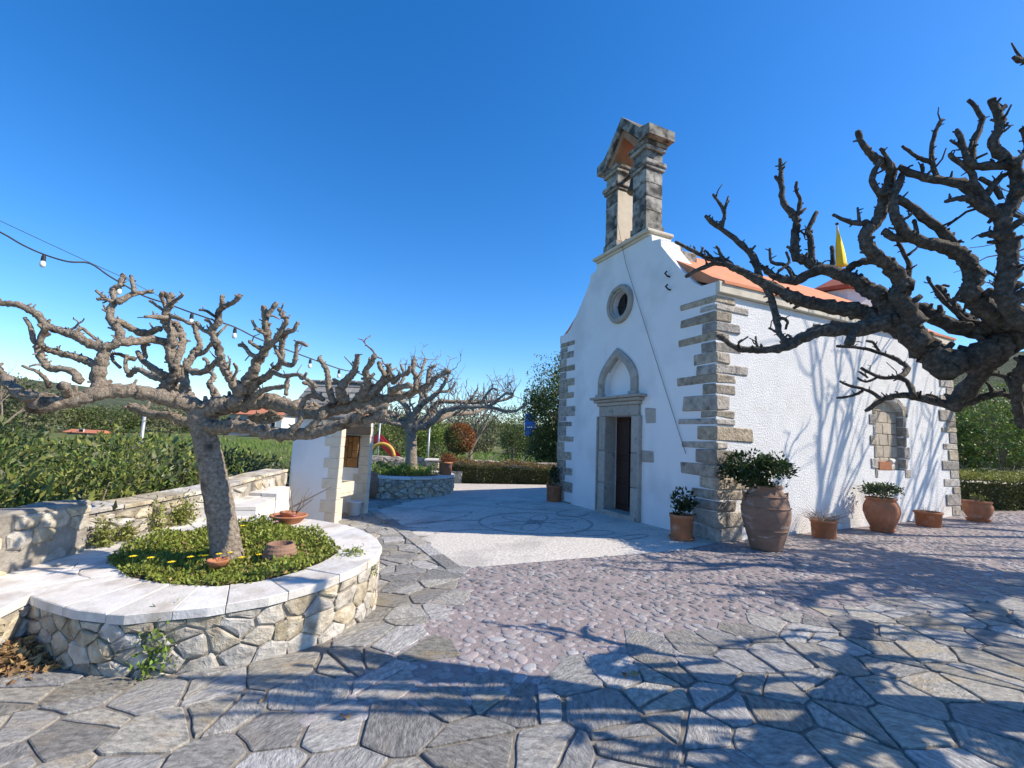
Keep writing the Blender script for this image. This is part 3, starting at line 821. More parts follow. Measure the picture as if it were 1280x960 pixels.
# belfry
bel = mk('belfry', *chamfer(-.04, .58, 1.62, 3.44, 5.664, 5.72, .01), 'cream', church)
mk('belfry_plinth', *chamfer(-.10, .60, 1.56, 3.50, 5.722, 5.80, .02), 'cream', bel)
for (fa, fb) in ((1.74, 2.17), (2.71, 3.13)):
    mk('pillar_block', *chamfer(-.03, .47, fa - .03, fb + .03, 5.803, 5.985, .015, .006), 'block', bel)
    zz = [5.988, 6.29, 6.60, 6.90, 7.198]
    for a, b_ in zip(zz[:-1], zz[1:]): mk('pillar_block', *chamfer(0, .44, fa, fb, a, b_ - .003, .010, .005), 'block', bel)
    mk('capital', *chamfer(-.04, .48, fa - .04, fb + .04, 7.20, 7.27, .012, .003), 'block', bel)
    mk('capital', *chamfer(-.07, .51, fa - .07, fb + .07, 7.273, 7.385, .02, .004), 'block', bel)
    mk('pillar_block', *chamfer(0, .44, fa, fb, 7.388, 7.62, .010, .004), 'block', bel)
    mk('corbel', *chamfer(-.05, .49, fa - .05, fb + .05, 7.623, 7.71, .015, .003), 'block', bel)
    mk('corbel', *chamfer(-.08, .52, fa - .08, fb + .08, 7.713, 7.80, .02, .003), 'block', bel)
for sg in (-1, 1):
    fc = 2.435
    fe, fi = fc + sg * .92, fc
    # raking cornice with a level foot, brick soffit below
    q = [(fe, 7.803), (fe, 8.02), (fc + sg * .62, 8.10), (fi, 8.74), (fi, 8.47), (fc + sg * .58, 7.87), (fc + sg * .56, 7.803)]
    V = [(x, f, z_) for x in (-.12, .56) for f, z_ in q]; n = len(q)
    fixn(mk('pediment', V, [tuple(range(n)), tuple(range(n, 2 * n))[::-1]] + [(i, n + i, n + (i + 1) % n, (i + 1) % n) for i in range(n)], 'block', bel))
    q = [(fc + sg * .555, 7.85), (fi + sg * .003, 8.462), (fi + sg * .003, 8.28), (fc + sg * .40, 7.803), (fc + sg * .555, 7.803)]
    V = [(x, f, z_) for x in (-.06, .50) for f, z_ in q]; n = len(q)
    fixn(mk('soffit', V, [tuple(range(n)), tuple(range(n, 2 * n))[::-1]] + [(i, n + i, n + (i + 1) % n, (i + 1) % n) for i in range(n)], 'brick', bel))
mk('plaster_face', *chamfer(.01, .43, 2.694, 2.712, 5.99, 7.19, .004), 'cream', bel)
def W(s, f, z): return tuple(N + side * s + fac * f + np.array([0, 0, z]))
bell = thing('church_bell', 'dark bronze bell hanging between the belfry pillars', 'bell', W(.22, 2.36, 7.0), TH)
mk('bell_body', *lathe([(.0, .02), (.16, 0), (.175, .02), (.14, .10), (.115, .22), (.105, .30), (.07, .36), (.0, .38)], 20), 'bronze', bell, smooth=True)
b = MB(); b.box(-.03, .03, -.19, .35, .44, .50); b.build('headstock', 'iron', bell)
b = MB(); b.tube([(0, 0, .37), (0, 0, .45)], .025, 6); b.build('hanger', 'iron', bell)
b = MB(); b.tube([(0, 0, .2), (0, 0, -.03)], .012, 6); b.add(*[(np.array(v) + (0, 0, -.07), f) for v, f in [lathe([(0, 0), (.025, .02), (.025, .04), (0, .06)], 8)]][0]); b.build('clapper', 'iron', bell)
cb = MB(); cb.tube([W(-.06, 2.72, 6.75), W(-.05, 2.3, 5.3), W(-.04, 1.5, 3.4), W(-.03, .62, 1.35)], .0055, 5)
tag(cb.build('bell_cable', 'cable'), 'thin grey cable running down the chapel front from the belfry', 'cable')
# yellow flag beyond the roof
fb = W(7.75, 2.5, 6.3)
fl = thing('flag', 'furled yellow flag on a thin pole above the chapel roof', 'flag', fb)
b = MB(); b.tube([(0, 0, -.1), (0, 0, 1.80)], .022, 6); b.build('pole', 'metal', fl)
b = MB(); b.add(*[(np.array(v) + (0, 0, 1.8), f) for v, f in [lathe([(0, 0), (.05, .03), (.05, .06), (0, .09)], 8)]][0]); b.build('finial', 'iron', fl)
V = []; Fc = []
for i in range(12):
    t = i / 11; w_ = .03 + .13 * t
    for j in range(10):
        a = 2 * math.pi * j / 10; q = (1 + .45 * math.sin(4 * a + t * 3))
        V.append((.03 + w_ * .7 + w_ * .9 * math.cos(a) * q - .05, w_ * .6 * math.sin(a) * q, 1.70 - 1.15 * t))
for i in range(11):
    for j in range(10): k = (j + 1) % 10; Fc.append((i * 10 + j, i * 10 + k, (i + 1) * 10 + k, (i + 1) * 10 + j))
Fc.append(tuple(range(10))); Fc.append(tuple(110 + j for j in range(10))[::-1])
fixn(mk('cloth', V, Fc, 'flagcloth', fl, smooth=True))

# ================================================================== MASONRY
def resample(path, step):
    P = np.array(path, float); seg = np.linalg.norm(np.diff(P, axis=0), axis=1); cum = np.concatenate([[0], np.cumsum(seg)])
    n = max(2, int(cum[-1] / step)); t = np.linspace(0, cum[-1], n + 1)
    return np.stack([np.interp(t, cum, P[:, i]) for i in range(2)], 1), cum[-1]
def facing(path, zb, zt, parent, size=.2, depth=.035, flip=1, m='rubble', name='stone', cover=1.0, aspect=1.35, smoothp=True):
    P = np.array(path, float)
    if smoothp and len(P) > 3: P = catmull(P, 6)
    seg = np.linalg.norm(np.diff(P, axis=0), axis=1); cum = np.concatenate([[0], np.cumsum(seg)]); L = cum[-1]
    def at(u):
        x, y = np.interp(u, cum, P[:, 0]), np.interp(u, cum, P[:, 1]); e = .06
        a = np.array([np.interp(min(L, u + e), cum, P[:, i]) - np.interp(max(0, u - e), cum, P[:, i]) for i in range(2)]); a /= np.linalg.norm(a) + 1e-9
        return x, y, flip * a[1], -flip * a[0]
    mx, my = at(L / 2)[:2]; Hh = zt(mx, my) - zb(mx, my)
    pts = dartpts(0, L / aspect, 0, Hh, size * .82, tries=4000, rv=.35)
    for c in voronoi(pts, size * 2, size * 4):
        for (pp, nn) in (((0, 0), (0, -1)), ((0, Hh), (0, 1)), ((0, 0), (-1, 0)), ((L / aspect, 0), (1, 0))): c = clip(c, pp, nn) if len(c) >= 3 else c
        c = inset(c, rng.uniform(.003, .011)) if len(c) >= 3 else []
        if len(c) < 3 or abs(poly_area(c)) < .003 or rng.random() > cover: continue
        c = [(x + rng.uniform(-.012, .012), y + rng.uniform(-.012, .012)) for x, y in chop(c, .10)]
        cc = np.mean(c, axis=0); dpt = depth * rng.uniform(.5, 1.3); n = len(c); V = []; Fc = []
        for k, (sc, off) in enumerate(((1, -.03), (1, dpt * .55), (.84, dpt), (.45, dpt * 1.15))):
            for q in c:
                u = cc[0] + (q[0] - cc[0]) * sc; v = cc[1] + (q[1] - cc[1]) * sc
                x, y, nx_, ny_ = at(min(L, max(0, u * aspect))); f = (zt(x, y) - zb(x, y)) / Hh
                of = off + (rng.uniform(-.25, .25) * dpt if k > 1 else 0)
                V.append((x + nx_ * of, y + ny_ * of, zb(x, y) + v * f))
        for k in range(3):
            for i in range(n): j = (i + 1) % n; Fc.append((k * n + i, k * n + j, (k + 1) * n + j, (k + 1) * n + i))
        Fc.append(tuple(3 * n + i for i in range(n)))
        org = np.mean(V, axis=0)
        fixn(mk(name, V, Fc, m, parent, org=org))
def wall_body(name, path, thick, zb, zt, parent, m, flip=1, rough=.012):
    P, L = resample(path, .18); T = np.gradient(P, axis=0); T /= np.linalg.norm(T, axis=1)[:, None]
    Nn = np.stack([T[:, 1], -T[:, 0]], 1) * flip; V = []; n = len(P)
    for i in range(n):
        x, y = P[i]; a, b_ = zb(x, y), zt(x, y); q = P[i] - Nn[i] * thick
        r1, r2 = rng.uniform(-rough, rough), rng.uniform(-rough, rough)
        V += [(x, y, a), (x, y, b_ + r1 - .02), (*(P[i] - Nn[i] * .03), b_ + r1), (*(q + Nn[i] * .03), b_ + r2), (*q, b_ + r2 - .02), (*q, a)]
    Fc = [(6 * i + j, 6 * i + j + 1, 6 * i + 7 + j, 6 * i + 6 + j) for i in range(n - 1) for j in range(5)]
    Fc += [tuple(range(6)), tuple(6 * (n - 1) + j for j in range(6))[::-1]]
    return fixn(mk(name, V, Fc, m, parent))
def radial(poly, c, a):
    d = np.array([math.cos(a), math.sin(a)]); best = 0
    for i in range(len(poly)):
        p, q = np.array(poly[i]) - c, np.array(poly[(i + 1) % len(poly)]) - c
        e = q - p; den = d[0] * e[1] - d[1] * e[0]
        if abs(den) < 1e-9: continue
        t = (p[0] * e[1] - p[1] * e[0]) / den; u = (p[0] * d[1] - p[1] * d[0]) / den
        if t > 0 and -1e-6 <= u <= 1 + 1e-6: best = max(best, t)
    return best
def loc_slab(poly, zf, th, m, name, parent, bev=.012, dz=0):
    V, Fc = slab2(poly, th, bev, .002); mm = np.mean(poly, axis=0); tx, ty = rng.uniform(-.012, .012), rng.uniform(-.012, .012)
    return mk(name, [(x, y, zf(x, y) - th + z + dz + tx * (x - mm[0]) + ty * (y - mm[1])) for x, y, z in V], Fc, m, parent, org=(mm[0], mm[1], zf(*mm)))

# ---- round planter with its terrace
pl = thing('stone_planter', 'curved rubble stone planter with white slab top around the thick pollarded tree', 'planter', (0, 0, 0))
tp = terrace; n = len(tp)
V = [(x, y, capz(x, y) - .055) for x, y in tp] + [(x, y, gz(x, y) - .3) for x, y in tp]
fixn(mk('core', V, [tuple(range(n))] + [(i, n + i, n + (i + 1) % n, (i + 1) % n) for i in range(n)], 'rubble_mortar', pl))
facing(outer[2:], lambda x, y: gz(x, y) - .03, lambda x, y: capz(x, y) - .06, pl, .175, .015, flip=-1)
facing(arm[:3], lambda x, y: gz(x, y) - .03, lambda x, y: capz(x, y) - .06, pl, .16, .03, flip=-1, smoothp=False)
sv = soil; n = len(sv)
mk('soil_bed', [(x, y, capz(x, y) - .035) for x, y in sv], [tuple(range(n))], 'soil', pl)
ringp = outer + [(-4.12, 3.75), (-4.2, 4.6), (-4.12, 5.2), (-3.98, 5.9), (-3.7, 6.15)]
a = -math.pi; angs = []
while a < math.pi - .12: angs.append(a); a += rng.uniform(.22, .36)
angs.append(math.pi + angs[0] + math.pi)
for a0, a1 in zip(angs[:-1], angs[1:]):
    am = (a0 + a1) / 2; ro_, ri_ = radial(ringp, pl_c, am), radial(soil, pl_c, am)
    k = 1 if ro_ - ri_ < .55 else (2 if ro_ - ri_ < 1.0 else 3)
    fr = [0] + sorted(rng.uniform(.3, .7) if k == 2 else (i + 1) / k + rng.uniform(-.06, .06) for i in range(k - 1)) + [1]
    for f0, f1 in zip(fr[:-1], fr[1:]):
        q = []
        aa = np.linspace(a0 + .0025, a1 - .0025, 4)
        def rp(a_, f): r1, r0 = radial(ringp, pl_c, a_) + .03, radial(soil, pl_c, a_) - .01; return pl_c + (r0 + (r1 - r0) * f) * np.array([math.cos(a_), math.sin(a_)])
        q = [tuple(rp(x, f0 + (.006 if f0 else 0))) for x in aa] + [tuple(rp(x, f1 - (.006 if f1 < 1 else 0))) for x in aa[::-1]]
        loc_slab([(float(x), float(y)) for x, y in q], capz, .062, 'cap', 'cap_slab', pl, bev=.007, dz=rng.uniform(-.003, .003))
wl = [(-4.1, 3.78), (-4.35, 3.3), (-4.5, 2.7), (-5.0, 2.1)]
for i in range(3):
    aR, bR = np.array(arm[i]), np.array(arm[i + 1]); aL, bL = np.array(wl[i]), np.array(wl[i + 1]); m1, m2 = aR * .5 + aL * .5, bR * .5 + bL * .5
    for (p, q, r_, s) in ((aR, bR, m2, m1), (m1, m2, bL, aL)):
        c = inset([tuple(v) for v in (p + (.03, 0) if p is aR else p, q + (.03, 0) if q is bR else q, r_, s)], .006)
        if len(c) >= 3: loc_slab(c, capz, .062, 'cap', 'cap_slab', pl)

# ---- boundary walls beside the terrace
w1 = thing('boundary_wall', 'taller weathered stone wall piece at the foot of the leafy bushes', 'wall', (0, 0, 0))
p1 = [(-4.55, .6), (-4.3, 2.4), (-4.17, 4.0), (-4.10, 4.68)]
zt1 = lambda x, y: .685 + .004 * math.sin(y * 7)
wall_body('core', p1, .38, lambda x, y: -.65, lambda x, y: zt1(x, y), w1, 'wall_mortar', 1, .02)
facing(p1[1:], lambda x, y: capz(x, y) - .02, lambda x, y: zt1(x, y) - .03, w1, .21, .022, 1, cover=.8, smoothp=False)
w2 = thing('boundary_wall', 'lower sunlit stone wall running from the taller wall to the fountain shelter', 'wall', (0, 0, 0))
p2 = [(-4.16, 4.70), (-4.06, 5.07), (-3.97, 5.52), (-3.88, 5.9), (-3.80, 6.5), (-3.84, 7.3), (-4.0, 8.5)]
zt2 = lambda x, y: .56 + .055 * (min(y, 7.5) - 4.7)
wall_body('core', p2, .36, lambda x, y: -.65, zt2, w2, 'wall_mortar', 1, .015)
facing(p2, lambda x, y: max(-.15, capz(x, y) - .02 - max(0, y - 5.9) * .35), lambda x, y: zt2(x, y) - .04, w2, .2, .02, 1, cover=.8)
Pp, Lp = resample(p2, .33)
for i in range(len(Pp) - 1):
    d = Pp[i + 1] - Pp[i]; d /= np.linalg.norm(d); nn = np.array([d[1], -d[0]])
    q = [Pp[i] + nn * .02 + d * .006, Pp[i + 1] + nn * .02 - d * .006, Pp[i + 1] - nn * .36 - d * .006, Pp[i] - nn * .36 + d * .006]
    loc_slab([tuple(v) for v in q], lambda x, y: zt2(x, y) + .035, .04, 'rubble', 'coping_stone', w2, .012, rng.uniform(-.008, .008))
# stepped ledge below that wall
lg = thing('stone_ledge', 'low pale stone ledge below the sunlit wall beside the fountain shelter', 'ledge', (0, 0, 0))
for k, (pts_, zz) in enumerate((([(-3.86, 5.95), (-3.22, 6.1), (-3.42, 7.0), (-3.86, 7.0)], .47), ([(-3.88, 7.02), (-3.42, 7.02), (-3.62, 7.9), (-3.97, 7.9)], .52))):
    m_ = np.mean(pts_, axis=0); n = 4
    fixn(mk('ledge_body', [(x, y, zz - .052) for x, y in pts_] + [(x, y, -.35) for x, y in pts_], [(0, 1, 2, 3)] + [(i, 4 + i, 4 + (i + 1) % 4, (i + 1) % 4) for i in range(4)], 'house', lg))
    h1 = [((np.array(pts_[0]) + pts_[1]) / 2), ((np.array(pts_[2]) + pts_[3]) / 2)]
    for q in ([pts_[0], tuple(h1[0]), tuple(h1[1]), pts_[3]], [tuple(h1[0]), pts_[1], pts_[2], tuple(h1[1])]):
        c = inset([tuple(map(float, v)) for v in q], .005); loc_slab(c, lambda x, y: zz, .05, 'cap', 'cap_slab', lg)

# ---- fountain shelter
f0 = np.array([-3.04, 8.41, gz(-3.04, 8.41)])
ft = thing('fountain_shelter', 'small white walled fountain shelter with grey slab roof and stone basin', 'shelter', tuple(f0), math.atan2(-.17, .985))
b = MB(); b.box(-.95, 0, 0, .12, -.1, 1.84); b.build('wall', 'white_smooth', ft)
b = MB(); b.box(-.95, 0, 1.12, 1.24, -.1, 1.84); b.build('wall', 'white_smooth', ft)
b = MB(); b.box(-.95, -.83, .12, 1.12, -.1, 1.84); b.build('wall', 'white_smooth', ft)
z = 0; i = 0
while z < 1.82:
    h = min(rng.uniform(.17, .22), 1.835 - z)
    for y0, y1 in ((-.012, .132), (1.108, 1.252)):
        mk('quoin', *chamfer(-(.30 if i % 2 else .20), .014, y0 - .002 * (i % 2), y1 + .002 * (i % 2), z + .002, z + h - .002, .008, .003), 'cream', ft)
    z += h; i += 1
mk('beam', *chamfer(-.16, .02, .135, 1.105, 1.60, 1.76, .01, .003), 'iron', ft)
q = [(.0, 1.845), (1.24, 1.845), (.62, 2.46)]
for x0, x1, m_ in ((-.14, -.02, 'brick'), (-.94, -.82, 'white_smooth')):
    fixn(mk('gable', [(x, y, z) for x in (x0, x1) for y, z in q], [(0, 1, 2), (5, 4, 3), (0, 3, 4, 1), (1, 4, 5, 2), (2, 5, 3, 0)], m_, ft))
for sg in (0, 1):
    rows = 6
    for r_ in range(rows):
        t0, t1 = r_ / rows, (r_ + 1.12) / rows; cols = 5; off = .12 * (r_ % 2)
        for c in range(cols):
            xa, xb = -1.08 + c * .245 + (off if c else 0), -1.08 + (c + 1) * .245 + (off if c < cols - 1 else .06)
            V = []
            for (t, lift) in ((t0, .03), (t1, .005)):
                y = -.14 + t * .76; z = 1.84 + t * .73
                y = y if sg == 0 else 1.24 - y
                for zz in (0, .035):
                    for x in (xa + .004, xb - .004): V.append((x, y, z + lift + zz + rng.uniform(-.003, .003)))
            fixn(mk('roof_slab', V, [(0, 1, 3, 2), (4, 6, 7, 5), (0, 4, 5, 1), (2, 3, 7, 6), (0, 2, 6, 4), (1, 5, 7, 3)], 'slate', ft))
for k in range(5): mk('ridge_slab', *chamfer(-1.07 + k * .245, -.83 + k * .245, .53, .71, 2.58, 2.64, .02, .005), 'slate', ft)
tl = [(0, .12, 0, .25), (.12, .27, 0, .13), (.12, .27, .13, .38), (0, .12, .25, .5), (.27, .5, 0, .19), (.27, .37, .19, .5), (.37, .5, .19, .34), (.37, .5, .34, .62), (.12, .27, .38, .62), (0, .12, .5, .62), (.27, .37, .5, .62)]
po = mk('panel', *boxvf(-.73, -.21, 1.10, 1.119, .92, 1.56), 'wood', ft)
for (x0, x1, z0, z1) in tl: mk('panel_tile', *chamfer(-.72 + x0 + .004, -.72 + x1 - .004, 1.078, 1.105, .93 + z0 + .004, .93 + z1 - .004, .006), 'brownpanel', po)
bs = mk('basin', *chamfer(-.80, -.04, .125, .70, .44, .50, .01), 'cream', ft)
for (x0, x1, y0, y1) in ((-.80, -.04, .125, .18), (-.80, -.04, .645, .70), (-.80, -.74, .182, .643), (-.10, -.04, .182, .643)):
    mk('basin_rim', *chamfer(x0, x1, y0, y1, .502, .70, .008, .002), 'cream', bs)
mk('basin_foot', *chamfer(-.62, -.08, .135, .40, 0, .438, .01, .002), 'cream', bs)
b = MB(); b.tube([(-.84, .42, .88), (-.66, .42, .88), (-.62, .42, .84)], .014, 8); b.build('spout', 'iron', ft)
bk = f0 + np.array([.985 * -.12 + .17 * .93, -.17 * -.12 + .985 * .93, 0])
bu = thing('bucket', 'white plastic bucket standing under the fountain basin', 'bucket', (bk[0], bk[1], gz(bk[0], bk[1]) + .01))
mk('pail', *lathe([(.10, 0), (.105, .005), (.135, .25), (.145, .255), (.145, .27), (.13, .27), (.10, .02), (0, .02)], 20), 'plastic', bu, smooth=True)
b = MB(); b.tube([(.145 * math.cos(a), .145 * math.sin(a), .24 - .12 * math.sin(a / 1) * 1) for a in np.linspace(0, math.pi, 12)], .005, 5); b.build('handle', 'metal', bu)

# ---- second planter
c2 = np.array([-3.0, 13.28]); R2 = 1.45
zc2 = lambda x, y: .37
pl2 = thing('stone_planter', 'round shaded stone planter in front of the clipped hedge', 'planter', (c2[0], c2[1], gz(*c2)))
circ = [(R2 * math.cos(a), R2 * math.sin(a)) for a in np.linspace(-math.pi * .98, math.pi * .98, 40)]
z2 = gz(*c2)
mk('core', *lathe([(0, -.2), (R2, -.2), (R2, .37 - z2 - .05), (0, .37 - z2 - .05)], 40), 'rubble_mortar', pl2)
facing([(R2 * math.cos(a), R2 * math.sin(a)) for a in np.linspace(-2.9, .5, 30)], lambda x, y: -.02, lambda x, y: .37 - z2 - .06, pl2, .2, .035, 1, smoothp=False)
for k in range(16):
    a0, a1 = 2 * math.pi * k / 16 + .008, 2 * math.pi * (k + 1) / 16 - .008; aa = np.linspace(a0, a1, 4)
    q = [((R2 - .33) * math.cos(a), (R2 - .33) * math.sin(a)) for a in aa] + [((R2 + .03) * math.cos(a), (R2 + .03) * math.sin(a)) for a in aa[::-1]]
    loc_slab(q, lambda x, y: .37 - z2, .055, 'cap', 'cap_slab', pl2)
mk('soil_bed', [((R2 - .3) * math.cos(a), (R2 - .3) * math.sin(a), .37 - z2 - .035) for a in np.linspace(0, 2 * math.pi, 25)[:-1]], [tuple(range(24))], 'soil', pl2)
# ---- far boundary wall
w3 = thing('boundary_wall', 'long low field wall behind the clipped hedge', 'wall', (0, 0, 0))
p3 = [(-5.8, 16.6), (-3.4, 16.9), (0, 17.25), (4, 17.5), (9, 17.8)]
wall_body('core', p3, .4, lambda x, y: -.6, lambda x, y: .60, w3, 'wall_mortar', 1, .03)
facing([(-5.5, 16.64), (-3.4, 16.9), (-2.0, 17.04)], lambda x, y: -.1, lambda x, y: .58, w3, .27, .03, 1, cover=.9, smoothp=False)
gp = thing('stone_post', 'squat pale stone post beside the far end of the shaded planter', 'post', (-2.55, 15.9, gz(-2.55, 15.9)))
mk('shaft', *chamfer(-.22, .22, -.22, .22, -.05, .72, .03, .01), 'rubble', gp); mk('cap_stone', *chamfer(-.27, .27, -.27, .27, .722, .80, .02, .01), 'cap', gp)
mk('step', *chamfer(.3, 1.0, -.1, .5, -.05, .42, .02, .01), 'cap', gp)

# ================================================================== TREES
class Limb:
    pass
def limb_geo(mb, P, r, n=None, stubs=1.0, knob=.085, cutend=False):
    """one crooked limb through points P (world) with radii r (m), swollen joints and short pruned stubs"""
    P = np.asarray(P, float); r = np.asarray(r, float)
    D = catmull(P, 6 if r[0] > .03 else 4); rr = np.interp(np.linspace(0, len(P) - 1, len(D)), np.arange(len(P)), r)
    m = len(D)
    rr = rr * (1 + .045 * np.sin(np.arange(m) * 1.3 + rng.random() * 6) + nrg.normal(0, .04, m))
    if m > 8 and rng.random() < .6: rr[-4:-1] *= np.array([1.12, 1.3, 1.22])
    D = D + nrg.normal(0, 1, D.shape) * (rr * .10)[:, None]
    if n is None: n = 14 if r[0] > .06 else (9 if r[0] > .025 else 6)
    # blunt end
    e = D[-1] - D[-2]; e /= np.linalg.norm(e) + 1e-9
    D = np.vstack([D, D[-1] + e * rr[-1] * .25]); rr = np.append(rr, rr[-1] * (.86 if cutend else .55))
    mb.tube(D, rr, n, knob=knob)
    if stubs:
        seg = np.linalg.norm(np.diff(D, axis=0), axis=1).sum()
        k = int(stubs * seg / .075)
        for _ in range(k):
            i = rng.randrange(1, m - 1); t = D[min(m, i + 1)] - D[i - 1]; t /= np.linalg.norm(t) + 1e-9
            d = np.cross(t, nrg.normal(size=3)); d /= np.linalg.norm(d) + 1e-9; d = d + t * rng.uniform(-.1, .7) + np.array([0, 0, .35]); d /= np.linalg.norm(d)
            rs = max(.004, min(rr[i] * rng.uniform(.18, .42), .022)); L = rr[i] * .5 + rng.uniform(.008, .03) + (rng.random() < .07 and rr[i] < .05) * rng.uniform(.03, .08)
            if d[2] < -.25: continue
            q = [D[i] + d * rr[i] * .4, D[i] + d * (rr[i] * .6 + L * .5), D[i] + d * (rr[i] * .6 + L) + nrg.normal(size=3) * L * .22]
            mb.tube(q, [rs * 1.25, rs, rs * .75], 6, knob=.1)
def sprig(mb, P, d, r, L, lev=0, upw=.35):
    """procedural pollard shoot: zigzag, swollen, forking"""
    n = max(3, int(L / .10)); pts = [np.array(P, float)]; d = np.array(d, float); d /= np.linalg.norm(d)
    for i in range(n):
        d = d + nrg.normal(size=3) * .42 + np.array([0, 0, upw * .35]); d /= np.linalg.norm(d); pts.append(pts[-1] + d * L / n)
    rad = np.linspace(r, r * .5, len(pts))
    limb_geo(mb, pts, rad, stubs=.55 if lev < 2 else .3)
    if lev < 2:
        for k in range(rng.randrange(2, 4)):
            i = rng.randrange(1, len(pts)); dd = pts[i] - pts[i - 1]; dd = dd / np.linalg.norm(dd) + nrg.normal(size=3) * .7 + np.array([0, 0, .35])
            sprig(mb, pts[i], dd, r * rng.uniform(.5, .68), L * rng.uniform(.35, .6), lev + 1, upw)
def pxlimb(pts, r, d0, d1):
    n = len(pts); D = np.linspace(d0, d1, n)
    if np.isscalar(r): r = [r] * n
    elif len(r) == 2: r = np.linspace(r[0], r[1], n)
    else: r = np.interp(np.linspace(0, 1, n), np.linspace(0, 1, len(r)), r)
    W_ = [atY(x, y, d) for (x, y), d in zip(pts, D)]
    return np.array(W_), np.array([a * d / F for a, d in zip(r, D)])
def sc(pts, ox, oy, k): return [(ox + x * k, oy + y * k) for x, y in pts]

def px_tree(root, limbs, m, stubs=1.0, twigs=0, twl=.35, rmin=.0, thin=1.0):
    """limbs: (main?, pts_px, radii_px, depth0, depth1); every main limb starts a new part, the next ones belong to it"""
    mb = None; base = np.array(root.location)
    for (main, pts, r, d0, d1) in limbs:
        if main:
            if mb: mb.V = [tuple(np.array(v) - base) for v in mb.V]; mb.build('limb', m, root, smooth=True)
            mb = MB()
        P, rad = pxlimb(pts, r, d0, d1); rad = np.maximum(rad * thin, rmin)
        limb_geo(mb, P, rad, stubs=stubs, cutend=main)
        for _ in range(int(twigs * len(pts))):
            i = rng.randrange(1, len(P)); d = nrg.normal(size=3) + np.array([0, 0, .5])
            sprig(mb, P[i], d, max(rad[i] * .38, .010), rng.uniform(.4, 1) * twl, 1)
    mb.V = [tuple(np.array(v) - base) for v in mb.V]; mb.build('limb', m, root, smooth=True)
def trunk(root, P, r, m):
    base = np.array(root.location); mb = MB(); P = np.array(P, float)
    D = catmull(P, 6); rr = np.interp(np.linspace(0, 1, len(D)), np.linspace(0, 1, len(r)), r)
    rr = rr * (1 + nrg.normal(0, .02, len(D)))
    mb.tube(D - base, rr, 20, knob=.018); mb.build('trunk', m, root, smooth=True)

